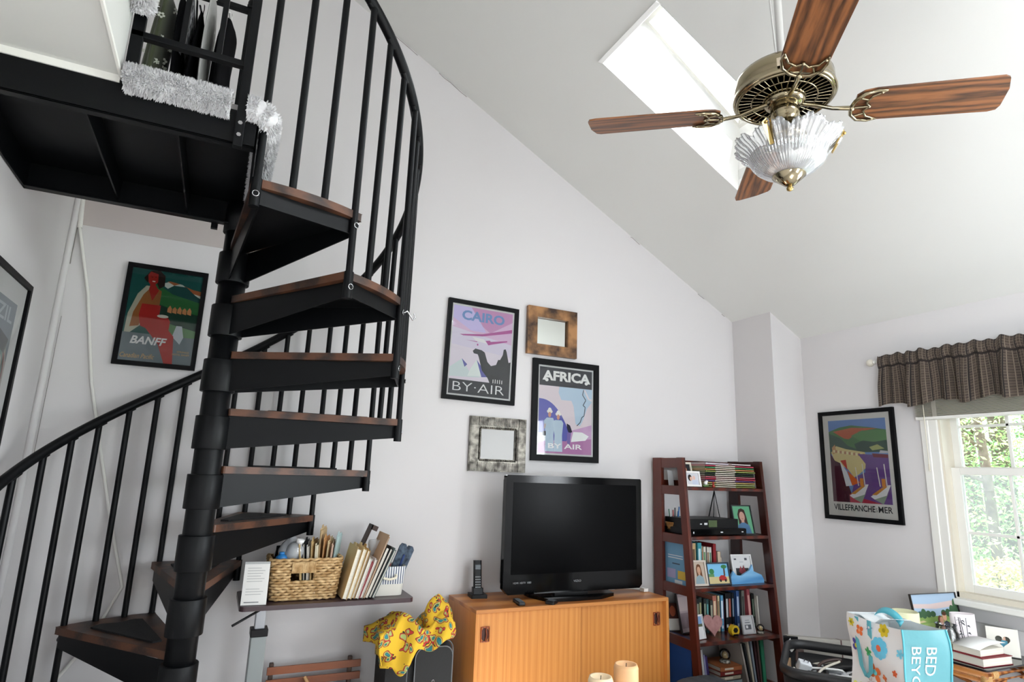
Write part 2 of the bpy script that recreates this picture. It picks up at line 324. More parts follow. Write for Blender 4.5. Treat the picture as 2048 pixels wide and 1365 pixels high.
# ---------------------------------------------------------------- spiral staircase
PX, PY, R0 = -.031, 2.68, .72
RISE = .224; Z6 = 2.015
def pol(r, a, z): return (PX + r * cos(rad(a)), PY + r * sin(rad(a)), z)
st = empty('spiral_staircase', 'black steel spiral staircase with brown oak treads at the left', 'staircase', (PX, PY, 0))
ST = Matrix.Translation((-PX, -PY, 0))
def SB(m=None): b = MB(m); b.T = ST; return b
SB(BLACK).lathe([(.052, .02), (.052, 2.47)], (PX, PY, 0), 28).build('center_pole', st)
SB(BLACK).lathe([(.13, 0), (.13, .012), (.06, .02), (.06, .03)], (PX, PY, 0), 24).build('base_plate', st)
for k in range(-2, 8):
    z = Z6 + (k - 6) * RISE; a0 = -60 + (6 - k) * 27; a1 = a0 + 29.5
    zw = z - .028
    # wooden board, rounded nose
    ri, ro = .055, R0 + .012
    pts = [pol(ri, a0 - 14, 0)] + [pol(ro, a0 + (a1 - a0) * i / 8 , 0) for i in range(9)] + [pol(ri, a1 + 14, 0)]
    fo = Vector((sin(rad(a0)), -cos(rad(a0)), 0)) * .014
    pts[0] = tuple(Vector(pts[0]) + fo); pts[1] = tuple(Vector(pts[1]) + fo)
    t = SB(TREAD).prism([(p[0], p[1], zw) for p in pts], (0, 0, .028)).build('tread', st, bevel=.008)
    # steel pan: tapering side plates, end plate, top sheet, hub
    mb = SB(BLACK); zt_ = zw - .001; ho, hi = .052, .128
    for a, s in ((a0 + 1, 1), (a1 - 1, -1)):
        d = Vector((cos(rad(a)), sin(rad(a)), 0)); nn = Vector((-sin(rad(a)), cos(rad(a)), 0)) * s
        p = Vector((PX, PY, 0)) + d * .058 - nn * .02; q = Vector((PX, PY, 0)) + d * (R0 - .004)
        mb.prism([(p.x, p.y, zt_), (q.x, q.y, zt_), (q.x, q.y, zt_ - ho), (p.x, p.y, zt_ - hi)], nn * .005)
    q0, q1 = Vector(pol(R0 - .004, a0 + 1, 0)), Vector(pol(R0 - .004, a1 - 1, 0)); dd = (q1 - q0); nn = Vector((dd.y, -dd.x, 0)).normalized() * .005
    mb.prism([(q0.x, q0.y, zt_), (q1.x, q1.y, zt_), (q1.x, q1.y, zt_ - ho), (q0.x, q0.y, zt_ - ho)], nn)
    mb.prism([pol(.05, a0, zt_ - .004), pol(R0 - .01, a0 + 1, zt_ - .004), pol(R0 - .01, a1 - 1, zt_ - .004), pol(.05, a1, zt_ - .004)], (0, 0, .004))
    mb.build('tread_frame', t, bevel=.0012)
    SB(BLACK).lathe([(.064, zt_ - .004), (.064, zt_ - .132)], (PX, PY, 0), 32).build('hub_sleeve', t, bevel=.002)
    mp = []
    for i in range(9):
        a = a0 + 5 + (a1 - a0 - 10) * i / 8; mp.append(pol(.60 + .012 * sin(i * 1.3), a, z))
    for i in range(4, -1, -1):
        a = a0 + 10 + (a1 - a0 - 20) * i / 4; mp.append(pol(.20, a, z))
    SB(MATK).prism(mp, (0, 0, .007)).build('tread_mat', t)
    for a in (a0, a0 + 27):
        p = Vector(pol(.7405, a, zt_ - .026)); d = Vector((cos(rad(a)), sin(rad(a)), 0)); u = Vector((-d.y, d.x, 0))
        mb = SB(BLACK).tube([p - d * .006, p + d * .005], .0085, 6, BLACK)
        mb.tube([p + d * .003 + u * .0095 * cos(q) + Vector((0, 0, .0095 * sin(q))) for q in [2 * pi * j / 12 for j in range(12)]], .0016, 5, CHROME, closed=True)
        mb.build('bolt', t)
RAILH = .85
def railz(a): return Z6 - .0 + (-33 - a) / 27 * RISE + RAILH
a = 183.0
RB = .722
while a >= -88.5:
    q = (a + 60) / 27.0; k = 6 - math.floor(q + 1e-6); fr = (q - math.floor(q + 1e-6))
    corner = fr < .05 or fr > .95
    zt_ = railz(a) - .02
    if corner:
        k = 6 - round(q); zb = Z6 + (k - 6) * RISE - .085
        mb = SB(BLACK); mb.tube([pol(RB + .006, a, zb - .004), pol(RB + .006, a, zt_)], .0125, 12)
        mb.tube([pol(RB + .006, a, zb - .01), pol(RB + .006, a, zb + .085)], .0165, 12)
    else:
        zb = Z6 + (k - 6) * RISE
        mb = SB(BLACK); mb.tube([pol(R0 - .012, a, zb), pol(RB - .004, a, zt_)], .0125, 12)
    zt2 = railz(a)
    tang = Vector((sin(rad(a)), -cos(rad(a)), RISE / (rad(27) * RB))).normalized()
    p = Vector(pol(RB, a, zt2 - .022)); mb.tube([p - tang * .016, p + tang * .026], .012, 8, sq=.6)
    mb.build('baluster', st)
    a -= 9.0
SB(BLACK).tube([pol(RB, 186 - i * 1.5, railz(186 - i * 1.5)) for i in range(184)], .0205, 14).build('handrail', st)
# hook hanging from the tread corner
mb = SB(CHROME); p = Vector(pol(.752, -33, 1.955)); t_ = Vector((.9, .43, 0)).normalized()
mb.tube([p - t_ * .01, p + t_ * .008 + Vector((0, 0, .012)), p + t_ * .026 + Vector((0, 0, -.004)), p + t_ * .038 + Vector((0, 0, -.018)), p + t_ * .05 + Vector((0, 0, -.008)), p + t_ * .045 + Vector((0, 0, .01))], .003, 6)
mb.build('hook', st)

# landing platform
ld = empty('stair_landing', 'black steel landing platform at the top of the spiral stair', 'landing', (-.39, 2.3, 2.3))
def LB(m=None): b = MB(m); b.T = Matrix.Translation((.39, -2.3, -2.3)); return b
x0, x1, ya, yb, za = XL + .002, -.008, 1.925, 2.672, 2.326
LB(BLACK).box(x0, ya, za, x1, ya + .008, 2.43).box(x0, yb - .008, za, x1, yb, 2.43).box(x0, ya, za, x0 + .008, yb, 2.43).box(x1 - .008, ya, za, x1, yb, 2.43) \
    .box(x0, ya, za, x1, ya + .035, za + .006).box(x0, yb - .035, za, x1, yb, za + .006).box(x0, ya, 2.43, x1, yb, 2.44).build('platform_frame', ld, bevel=.0015)
for x in (-.474, -.235): LB(BLACK).box(x, ya + .008, za + .02, x + .006, yb - .008, 2.43).build('joist', ld)
LB(BLACK).box(-.14, yb, za - .02, -.115, yb + .02, za + .03).build('bracket', ld)
LB(BLACK).lathe([(.062, 2.30), (.062, 2.46)], (PX + .0, PY, 0), 24).build('hub_collar', ld)
LB(mat('carpet_floor', 'b5b1b0', .95)).box(x0, ya + .01, 2.44, x1, yb, 2.463).build('carpet', ld)
# front guard of the landing
gd = empty('landing_guardrail', 'black square-tube guard rail on the front edge of the landing', 'railing', (-.2, 1.93, 2.3))
def GB(m=BLACK): b = MB(m); b.T = Matrix.Translation((.2, -1.93, -2.3)); return b
GB().box(-.385, 1.918, 2.592, -.055, 1.943, 2.612).build('bottom_rail', gd, bevel=.002)
GB().box(-.385, 1.918, 3.34, -.055, 1.943, 3.365).build('top_rail', gd, bevel=.002)
GB().box(-.075, 1.902, 2.31, -.048, 1.926, 3.40).build('post', gd, bevel=.002)
GB().box(-.385, 1.918, 2.50, -.352, 1.935, 3.40).build('post', gd, bevel=.002)
for x in (-.252, -.150): GB().box(x - .008, 1.923, 2.61, x + .008, 1.939, 3.345).build('guard_baluster', gd)
for z in (2.345, 2.385): GB(CHROME).tube([(-.0615, 1.902, z), (-.0615, 1.896, z)], .007, 6).build('bolt', gd)
# rear guard, where clothes hang
gr = empty('rear_guardrail', 'black guard rail with a ball finial behind the landing, holding hangers', 'railing', (-.4, 2.65, 2.44))
def HB(m=BLACK): b = MB(m); b.T = Matrix.Translation((.4, -2.65, -2.44)); return b
HB().box(XL + .01, 2.638, 3.325, -.085, 2.662, 3.35).build('top_rail', gr, bevel=.002)
HB().box(-.118, 2.636, 2.44, -.088, 2.664, 3.345).build('post', gr, bevel=.002)
HB().box(-.124, 2.630, 3.345, -.082, 2.67, 3.356).ball((-.103, 2.65, 3.378), .021).build('finial', gr)
HB().box(XL + .01, 2.638, 2.60, -.118, 2.662, 2.62).build('bottom_rail', gr, bevel=.002)

# shaggy carpet rolls wrapping the landing and loft edges
def shag(name, label, path, r, n, seed):
    rnd = random.Random(seed); mb = MB(SHAG); P = [Vector(p) for p in path]
    mb.tube(P, r * .82, 14)
    seg = [(P[i + 1] - P[i]).length for i in range(len(P) - 1)]; tot = sum(seg)
    for _ in range(n):
        d = rnd.random() * tot; i = 0
        while i < len(seg) - 1 and d > seg[i]: d -= seg[i]; i += 1
        t = (P[i + 1] - P[i]).normalized(); c = P[i].lerp(P[i + 1], min(1, d / seg[i]))
        u = t.cross(Vector((0, 0, 1))); u = u.normalized() if u.length > .01 else Vector((1, 0, 0)); v = t.cross(u)
        q = rnd.random() * 2 * pi; o = u * cos(q) + v * sin(q); o = (o + Vector((rnd.uniform(-.5, .5), rnd.uniform(-.5, .5), rnd.uniform(-.6, .3)))).normalized()
        b = c + (u * cos(q) + v * sin(q)) * r * .8; h = r * rnd.uniform(.2, .34); s1 = o.orthogonal().normalized(); s2 = o.cross(s1); wd = rnd.uniform(.0018, .0034)
        mb.add([b + s1 * wd, b - s1 * wd * .5 + s2 * wd, b - s1 * wd * .5 - s2 * wd, b + o * h], [(0, 1, 3), (1, 2, 3), (2, 0, 3)])
    return mb.build(name, label=label, cat='carpet', kind='stuff')
shag('shag_carpet_edge', 'white shag carpet roll wrapped over the front edge of the stair landing', [(-.375, 1.918, 2.445), (-.3, 1.914, 2.446), (-.2, 1.914, 2.446), (-.095, 1.914, 2.444)], .046, 7500, 1)
shag('shag_carpet_edge', 'white shag carpet wrapped round the right corner and side edge of the landing', [(-.045, 1.916, 2.450), (-.012, 1.912, 2.448), (.012, 1.925, 2.44), (.018, 1.97, 2.43), (.016, 2.2, 2.43), (.014, 2.5, 2.43), (.012, 2.6, 2.43)], .043, 7000, 2)
shag('shag_carpet_edge', 'white shag carpet roll along the loft floor edge, at the top left', [(-.375, 1.2, 2.70), (-.372, 1.6, 2.70), (-.372, 1.87, 2.695), (-.376, 1.905, 2.68)], .048, 6500, 3)

# ---------------------------------------------------------------- clothes on hangers over the rear rail
def garment(name, label, cat, x, wtop, wbot, dep, zt0, zb0, m, seed, sleeve=False, hang='hanger', print_=None):
    rnd = random.Random(seed); e = empty(name, label, cat, (x, 2.645, zt0), 0, None)
    mb = MB(m); ph = rnd.random() * 6
    H_ = zt0 - zb0
    def f(u, v):
        a = 2 * pi * u; t = v
        sh = min(1, (t / .10) ** .55) if t < .10 else 1
        wx = (wtop + (wbot - wtop) * t) * (.25 + .75 * sh); dy = dep * (.18 + .82 * sh) * (1 + .08 * sin(3 * t + ph))
        fold = 1 + (.10 + .12 * t) * sin(5 * a + ph + 2 * t) * .6 + .08 * t * sin(9 * a + 1.7 * ph)
        return (cos(a) * wx * fold + .008 * sin(6 * t + ph), sin(a) * dy * fold, -t * H_ + (.0 if t < 1 else .01 * sin(4 * a)))
    mb.grid(f, 40, 22)
    mb.build('fabric', e)
    if sleeve:
        for s in (-1, 1):
            MB(m).tube([(0, s * dep * .75, -.03), (.004, s * dep * 1.0, -.12), (-.006, s * dep * 1.05, -.35), (.0, s * dep * 1.0, -.52)], [.03, .042, .038, .034], 12, sq=1.1).build('sleeve', e)
    hg = MB(WHT if seed % 2 else BLKP); y = 0
    hg.tube([(0, -dep * .9, -.02), (0, -.03, .02), (0, 0, .035), (0, .03, .02), (0, dep * .9, -.02)], .004, 6)
    hg.tube([(0, 0, .035), (0, 0, .06), (0, .012, .078), (0, .0, .092), (0, -.014, .084)], .002, 6); hg.build('hanger', e)
    if print_:
        pm = MB(mat('pale_flower_print', 'b9bdb0', .9))
        for _ in range(15):
            v = rnd.uniform(.10, .62); u = rnd.uniform(.58, .98); c = Vector(f(u, v)); c.y -= .003; s = rnd.uniform(.006, .013)
            for j in range(5):
                an = j * 1.257 + v * 9; c2 = c + Vector((cos(an) * s, 0, sin(an) * s)); pm.add([c2 + Vector((cos(q) * s * .62, -.002, sin(q) * s * .62)) for q in (0, 1.05, 2.1, 3.14, 4.2, 5.2)], [(0, 1, 2, 3, 4, 5)])
        pm.build('flower_print', e)
    return e
OLIVE = mat('olive_cloth', '3a4028', .9, sheen=.2); BLKC = mat('black_cloth', '08080a', .95, spec=.08); GREYC = mat('pale_grey_cloth', 'a9a8a6', .9)
STRC = mat('grey_pattern_cloth', '2c2c30', .9, noise=(40, 'a8a8ae', 2, (6, 1, 1)))
garment('dress', 'olive green dress with pale flower print, hanging furthest left above the landing', 'dress', -.418, .028, .050, .15, 3.26, 2.5, OLIVE, 3, print_=True)
garment('jacket', 'long black garment hanging right beside the olive flowered dress', 'clothing', -.345, .018, .030, .17, 3.25, 2.48, BLKC, 5)
garment('blouse', 'grey patterned blouse hanging between the two black garments', 'blouse', -.318, .008, .012, .15, 3.27, 2.95, STRC, 6)
garment('coat', 'black coat hanging just left of the long pale scarf', 'coat', -.288, .010, .034, .16, 3.20, 2.52, BLKC, 8)
garment('scarf', 'pale grey long scarf hanging between dark coats on the landing', 'scarf', -.246, .012, .026, .18, 3.30, 2.49, GREYC, 9)
garment('hooded_jacket', 'black hooded jacket hanging furthest right, next to the ball finial post', 'jacket', -.178, .036, .042, .18, 3.20, 2.50, BLKC, 11)

# ---------------------------------------------------------------- framed pictures
def framed(name, label, cat, loc, W, H, fw, rotz=0, tilt=0, mat_w=0, fm=None, matc=None, glassy=True, depth=.022):
    """local X right, Z up, wall at Y=0, front towards -Y; loc is the middle of the picture on the wall. Returns (empty, print half sizes)"""
    e = empty(name, label, cat, loc, rotz); e.rotation_euler = (0, tilt, rotz)
    fm = fm or BLACKF; mb = MB(fm); w, h = W / 2, H / 2
    for a in (((-w, -h), (w, -h), (w - fw, -h + fw), (-w + fw, -h + fw)), ((w, -h), (w, h), (w - fw, h - fw), (w - fw, -h + fw)),
              ((w, h), (-w, h), (-w + fw, h - fw), (w - fw, h - fw)), ((-w, h), (-w, -h), (-w + fw, -h + fw), (-w + fw, h - fw))):
        mb.prism([(p[0], -depth, p[1]) for p in a], (0, depth - .002, 0))
    mb.build('frame', e, bevel=.0015)
    iw, ih = w - fw, h - fw
    if mat_w: MB(matc or WHT).box(-iw, -.010, -ih, iw, -.004, ih).build('mount', e)
    if glassy: MB(PICG).add([(-iw, -.016, -ih), (iw, -.016, -ih), (iw, -.016, ih), (-iw, -.016, ih)], [(0, 1, 2, 3)]).build('glass', e)
    return e, iw - mat_w, ih - mat_w
class Art:
    """flat coloured print: shapes in 0..1 coordinates laid over each other"""
    def __init__(s, w, h, bgc, y=-.0102): s.w, s.h, s.y, s.k = w, h, y, 0; s.mb = MB(); s.mb.poly([(-w, -h), (w, -h), (w, h), (-w, h)], mat('ink_' + bgc, bgc, .8, spec=.2), y)
    def P(s, u, v): return (-s.w + 2 * s.w * u, -s.h + 2 * s.h * v)
    def shape(s, c, pts):
        s.k += 1; pts = [s.P(max(0, min(1, a)), max(0, min(1, b))) for a, b in pts]
        s.mb.poly(pts, mat('ink_' + c, c, .8, spec=.2), s.y - .00006 * s.k); return s
    def rect(s, c, a, b, a2, b2): return s.shape(c, [(a, b), (a2, b), (a2, b2), (a, b2)])
    def disc(s, c, u, v, ru, rv, n=16, a0=0, a1=360): return s.shape(c, [(u + ru * cos(rad(a0 + (a1 - a0) * i / n)), v + rv * sin(rad(a0 + (a1 - a0) * i / n))) for i in range(n + (a1 - a0 < 360))])
    def line(s, c, pts, t):
        for (a, b), (a2, b2) in zip(pts, pts[1:]):
            dx, dy = (a2 - a) * s.w, (b2 - b) * s.h; l = math.hypot(dx, dy) or 1; nx, ny = -dy / l * t / s.w, dx / l * t / s.h
            s.shape(c, [(a - nx, b - ny), (a2 - nx, b2 - ny), (a2 + nx, b2 + ny), (a + nx, b + ny)])
        return s
    def text(s, c, body, u, v, wu, hv, bold=0, shear=0):
        s.k += 1; x, z = s.P(u, v); s.mb.text(body, x, z, wu * 2 * s.w, hv * 2 * s.h, mat('ink_' + c, c, .8, spec=.2), s.y - .00006 * s.k, bold, shear); return s
    def build(s, e, name='print'): return s.mb.build(name, e)
YW = YB - .001
# mountain resort poster
e, w, h = framed('framed_poster', 'black-framed travel poster reading BANFF with a red seated figure, beside the stair pole', 'poster', (-.331, YW, 2.052), .355, .508, .022)
A = Art(w, h, '1c5550')
A.shape('c9d2c6', [(.42, .86), (.55, .90), (.72, .88), (.9, .80), (1, .78), (1, .70), (.8, .72), (.6, .78)]).shape('a8623a', [(.5, .895), (.55, .90), (.68, .885), (.6, .86)]).shape('a8623a', [(.74, .87), (.88, .84), (1, .83), (1, .78), (.86, .80)])
A.shape('1e4a46', [(.6, .86), (.78, .86), (.92, .78), (1, .75), (1, .70), (.45, .78)]).shape('2f6a3a', [(.35, .86), (.6, .76), (1, .70), (1, .50), (.35, .50)]).shape('1d3b2e', [(.3, .66), (.6, .60), (1, .56), (1, .36), (.3, .36)])
for i in range(5): A.shape('c98a5a', [(.56 + i * .07, .56), (.56 + i * .07, .60), (.59 + i * .07, .635 - .01 * (i % 2)), (.62 + i * .07, .60), (.62 + i * .07, .55)])
A.shape('5f8a5c', [(.45, .46), (.7, .42), (1, .38), (1, .18), (.45, .22)]).shape('6d7a80', [(0, .30), (1, .30), (1, 0), (0, 0)]).shape('c7cfd4', [(.72, .42), (.80, .42), (.84, .30), (.80, .22), (.68, .30)])
A.shape('b9b7a2', [(.02, .30), (.03, .50), (.12, .72), (.22, .82), (.28, .82), (.24, .4), (.1, .30)]).shape('9a5f33', [(.08, .36), (.10, .52), (.2, .72), (.3, .82), (.44, .78), (.44, .62), (.26, .56), (.2, .38)])
A.shape('2a1d17', [(.17, .90), (.25, .99), (.38, 1), (.46, .95), (.47, .84), (.40, .80), (.36, .86), (.22, .86)]).shape('a32a22', [(.22, .94), (.25, .98), (.36, .96), (.37, .87), (.30, .81), (.24, .86)]).shape('a32a22', [(.27, .84), (.34, .84), (.40, .78), (.33, .66), (.26, .78)])
A.shape('b02b26', [(.20, .62), (.46, .62), (.46, .5), (.58, .5), (.62, .46), (.62, .36), (.7, .3), (.74, .0), (.62, .0), (.5, .2), (.3, .36), (.22, .38), (.18, .5)]).disc('d7d3c4', .51, .505, .08, .018, 14)
A.line('5e1511', [(.27, .92), (.29, .92)], .001).line('5e1511', [(.32, .925), (.34, .925)], .001).line('e5ddd0', [(.29, .875), (.33, .875)], .0013)
A.text('efefed', 'BANFF', .12, .185, .50, .085, .03, .25).text('c9a46a', 'Canadian Pacific', .02, .035, .46, .05, .004, .3).text('c9a46a', 'HOTEL BANFF', .72, .10, .24, .02).text('c9a46a', 'SPRINGS', .78, .13, .17, .02)
A.build(e)
# CAIRO BY AIR
e, w, h = framed('framed_poster', 'black-framed pink travel poster reading CAIRO BY AIR with a camel rider silhouette', 'poster', (1.388, YW, 2.075), .474, .618, .026, 0, rad(1.0))
A = Art(w, h, 'cfcfcd'); i = .028
A.rect('d6b4d2', i, .02, 1 - i, 1 - .02).shape('c9bde6', [(i, .98), (.35, .98), (.55, .72), (.32, .72), (i, .84)]).shape('c48fb8', [(.30, .98), (1 - i, .98), (1 - i, .88), (.62, .72), (.5, .78)]).shape('d8cfe0', [(i, .74), (1 - i, .62), (1 - i, .2), (i, .2)]).shape('e0d6e0', [(i, .55), (1 - i, .48), (1 - i, .16), (i, .16)])
A.shape('cdd9d8', [(i, .30), (.20, .40), (.34, .26), (.52, .22), (i, .20)]).shape('dfe7e2', [(.34, .30), (.43, .41), (.60, .24), (.30, .22)]).shape('5a5a9e', [(.43, .41), (.63, .235), (.52, .225)]).shape('5a5a9e', [(.20, .405), (.29, .345), (.25, .315)])
A.shape('26272b', [(.36, .50), (.40, .53), (.50, .52), (.55, .50), (.60, .40), (.66, .36), (.74, .38), (.77, .44), (.80, .44), (.84, .50), (.85, .56), (.88, .57), (.90, .54), (.92, .48), (.94, .42), (1 - i, .43), (1 - i, .16), (.66, .16), (.62, .22), (.52, .30), (.46, .44), (.44, .47), (.38, .475)])
A.shape('a9508f', [(.14, .665), (.5, .70), (1 - i, .80), (1 - i, .76), (.5, .675), (.2, .655)]).shape('e6e3e4', [(.34, .655), (.52, .645), (.58, .60), (.40, .615)]).shape('a9508f', [(.58, .62), (.9, .665), (.9, .65), (.66, .60)]).shape('a9508f', [(.55, .63), (.62, .64), (.66, .60), (.60, .585)]).shape('a9508f', [(.24, .61), (.42, .612), (.42, .603)]).disc('a9508f', .43, .575, .012, .012)
A.rect('2b2c31', i, .02, 1 - i, .175).text('6f8fc0', 'CAIRO', .16, .83, .68, .11, .035).text('e3e3e2', 'BY·AIR', .09, .055, .80, .095, -.012)
for q in range(5): A.rect('d8d8d6', .70 + q * .035, .175, .712 + q * .035, .215 + .004 * (q % 2))
A.build(e)
# AFRICA BY AIR
e, w, h = framed('framed_poster', 'black-framed travel poster reading AFRICA BY AIR with a couple in white before a globe map', 'poster', (1.992, YW, 1.758), .495, .645, .038)
A = Art(w, h, 'c9cac8', -.0104); i = .03
A.rect('e0d3d8', i, .02, 1 - i, .98).shape('c7a2c6', [(i, .16), (1 - i, .36), (1 - i, .02), (i, .02)]).shape('b07aa6', [(i, .13), (1 - i, .20), (1 - i, .02), (i, .02)])
A.shape('b9cfe0', [(.38, .77), (.98, .77), (.97, .62), (.88, .54), (.82, .42), (.76, .34), (.68, .36), (.64, .56), (.60, .62), (.42, .62), (.37, .70)]).shape('e3dbe0', [(.82, .76), (.85, .76), (.93, .66), (.97, .66), (.97, .63), (.90, .655)])
A.shape('5f62ac', [(i, .62)] + [(i + .55 * (j / 12.) ** .8, .62 - .38 * (j / 12.) ** 1.9) for j in range(1, 13)] + [(.52, .16), (i, .16)])
A.shape('e9ecee', [(i, .24), (.14, .24), (.20, .155), (i, .15)]).shape('eef0ee', [(.60, .155), (.64, .27), (.80, .27), (.92, .23), (.86, .18)])
for bx, s, c in ((.22, 1, 'b4c8d8'), (.37, .95, 'bccfdc')):
    A.disc('e8e4da', bx, .46 * s + .02, .05, .022).disc('f0ede4', bx, .475 * s + .02, .032, .028).disc('c9927c', bx, .425 * s + .02, .026, .03)
    A.shape(c, [(bx - .10, .37), (bx - .05, .41 * s), (bx + .06, .41 * s), (bx + .09, .36), (bx + .07, .22), (bx + .08, .04), (bx - .07, .04), (bx - .06, .22)])
A.shape('b9a6a0', [(.12, .28), (.15, .30), (.16, .34), (.13, .34)]).rect('25242c', .10, .21, .16, .26).shape('2b2a3a', [(.52, .36), (.58, .34), (.62, .27), (.57, .24), (.53, .30)]).shape('7a6aa6', [(.53, .26), (.60, .26), (.58, .12), (.53, .14)]).line('33303a', [(.82, .76), (.80, .70), (.86, .64), (.81, .58), (.85, .56), (.83, .46), (.79, .44), (.76, .38), (.70, .34)], .0012)
A.rect('303238', i, .77, 1 - i, .98).text('e8e8e4', 'AFRICA', .08, .83, .86, .115, .04).disc('e8e8e4', .155, .835, .03, .02).disc('e8e8e4', .865, .835, .03, .02).text('f2f0f0', 'BY AIR', .20, .075, .60, .055, .02)
A.build(e)
# VILLEFRANCHE S MER on the window wall
e, w, h = framed('framed_poster', 'black-framed harbour travel poster reading VILLEFRANCHE S MER on the window wall', 'poster', (XR - .001, 2.655, 1.486), .528, .712, .026, -pi / 2, mat_w=.0)
A = Art(w, h, 'dedcd6'); a0, a1, b0, b1 = .085, .93, .135, .945
def U(l): return [(a0 + (a1 - a0) * u, b0 + (b1 - b0) * v) for u, v in l]
def V(c, l): A.shape(c, U(l))
V('6d8ec6', [(0, 0), (1, 0), (1, 1), (0, 1)])
V('4f7a4c', [(0, .86), (.2, .91), (.42, .93), (.7, .90), (1, .86), (1, .60), (0, .60)]); V('b8613f', [(.08, .86), (.42, .90), (.86, .88), (.55, .85), (.36, .76), (.28, .77)]); V('3f5a4a', [(0, .84), (.2, .78), (.34, .68), (.55, .62), (0, .58)]); V('5d8a55', [(.4, .80), (.6, .86), (1, .86), (1, .70), (.7, .68)]); V('375244', [(.45, .70), (.6, .74), (.78, .72), (1, .74), (1, .60), (.5, .60)]); V('a8b070', [(.70, .66), (.84, .69), (.95, .64), (.75, .62)])
V('d9c98c', [(.02, .60), (.12, .68), (.3, .64), (.62, .60), (.66, .44), (.5, .34), (.4, .30), (.3, .4), (.08, .48)]); V('c79a6c', [(.04, .66), (.10, .70), (.12, .60), (.05, .58)])
for q in range(14): V('b8876a' if q % 2 else 'e6dcae', [(.06 + q * .04, .60 - .004 * q), (.095 + q * .04, .60 - .004 * q), (.095 + q * .04, .635 - .004 * q), (.06 + q * .04, .63 - .004 * q)])
V('6c4a8c', [(.50, .58), (1, .56), (1, 0), (.3, 0), (.42, .30), (.60, .36), (.62, .46)]); V('7a3240', [(.74, .585), (1, .57), (1, .53), (.76, .54)]); V('c4c6cc', [(.88, .62), (1, .61), (1, .585), (.86, .585)])
V('4a1c2c', [(0, .60), (.08, .50), (.2, .46), (.28, .24), (.34, .1), (.4, .0), (0, 0)]); V('b0384a', [(.3, .10), (.55, .05), (.85, 0), (.3, 0)]); V('e0e2e8', [(.17, .49), (.28, .37), (.36, .20), (.25, .19)]); V('c33c28', [(.18, .50), (.28, .51), (.30, .38)]); V('d9682c', [(.29, .38), (.50, .24), (.36, .20)])
for bx in (.30, .66):
    V('e9e9ea', [(bx, .08), (bx + .30, .24 - .02), (bx + .34, .22), (bx + .26, .10), (bx + .06, .05)]); V('c98a3a', [(bx + .02, .10), (bx + .22, .20), (bx + .30, .21), (bx + .10, .10)]); V('d98a30', [(bx + .20, .20), (bx + .26, .20), (bx + .26, .29), (bx + .20, .29)]); A.line('e6e2da', U([(bx + .17, .2), (bx + .14, .42)]), .0016).line('e6e2da', U([(bx + .28, .2), (bx + .26, .46)]), .0016)
    V('8fa08c', [(bx + .06, .05), (bx + .26, .10), (bx + .3, .14), (bx + .2, .0)])
A.text('17171a', 'VILLEFRANCHE', .09, .055, .60, .058, .012).text('17171a', 'S', .70, .06, .018, .035).text('17171a', 'MER', .735, .055, .19, .058, .012)
A.build(e)
# poster on the left wall, half out of the frame
e, w, h = framed('framed_poster', 'black-framed poster with a wide white mount on the left wall, cut off by the edge', 'poster', (XL + .001, 2.62, 1.63), .66, .78, .022, pi / 2, mat_w=.08)
A = Art(w, h, 'a89f9a'); A.rect('7f8a94', 0, .62, 1, 1).text('b9c2c8', 'BRAZIL', .08, .86, .86, .10, .02)
for q in range(6): A.disc(('b9b1a8', '8a4a4a', '5f7f78')[q % 3], .80, .52 - .0 * q, .20 - .03 * q, .24 - .035 * q, 20)
A.shape('3b3f44', [(.5, .75), (.7, .80), (.95, .76), (.9, .66), (.7, .70)]).rect('6f5f55', 0, 0, 1, .2); A.build(e)
# two mirrors
BRZ = mat('bronze_worn_frame', '2e1d14', .38, metal=.35, noise=(9, 'a5774c', 5))
SILV = mat('pewter_frame', '4a4640', .35, metal=.75, noise=(30, '8f8a80', 2))
e, w, h = framed('square_mirror', 'small mirror in a wide blotchy bronze frame, upper right of the Cairo poster', 'mirror', (1.876, YW, 2.262), .366, .316, .068, fm=BRZ, glassy=False, depth=.03)
MB(MIRROR).box(-w, -.008, -h, w, -.004, h).build('mirror_glass', e)
mb = MB(BRZ)
for s in (-1, 1):
    for k in range(26):
        mb.ball((-w + 2 * w * k / 25, -.024, s * h), .0045, n=6)
        mb.ball((s * w, -.024, -h + 2 * h * k / 25), .0045, n=6)
mb.build('inner_beading', e)
e, w, h = framed('square_mirror', 'small mirror in a ribbed pewter frame, above the left end of the television', 'mirror', (1.521, YW, 1.520), .374, .324, .074, fm=SILV, glassy=False, depth=.018)
MB(MIRRORD).box(-w, -.008, -h, w, -.004, h).build('mirror_glass', e)
mb = MB(SILV)
W_, H_ = w + .074, h + .074
for s in (-1, 1):
    n = 40
    for k in range(n + 1):
        t = -1 + 2 * k / n
        mb.cbox((t * (W_ - .006), -.021, s * (h + .045)), (.005, .008, .05)); mb.cbox((s * (w + .045), -.021, t * (H_ - .006)), (.05, .008, .005))
    for k in range(20):
        mb.ball((-w + 2 * w * k / 19, -.023, s * (h + .008)), .007, n=6); mb.ball((s * (w + .008), -.023, -h + 2 * h * k / 19), .007, n=6)
mb.build('ribbed_moulding', e)
# surface conduit and socket wire on the rear wall
mb = MB(WHITE); mb.tube([(-.752, YB - .012, 2.72), (-.732, YB - .012, 2.44)], .011, 8)
mb.tube([(-.732, YB - .012, 2.44), (-.65, YB - .01, 2.12), (-.572, YB - .01, 1.70), (-.418, YB - .01, 1.13), (-.316, YB - .01, .79), (-.41, YB - .01, .56), (-.52, YB - .01, .40)], .007, 8)
mb.build('cable_conduit', label='thin white cable conduit running down the rear wall behind the stair', cat='conduit')

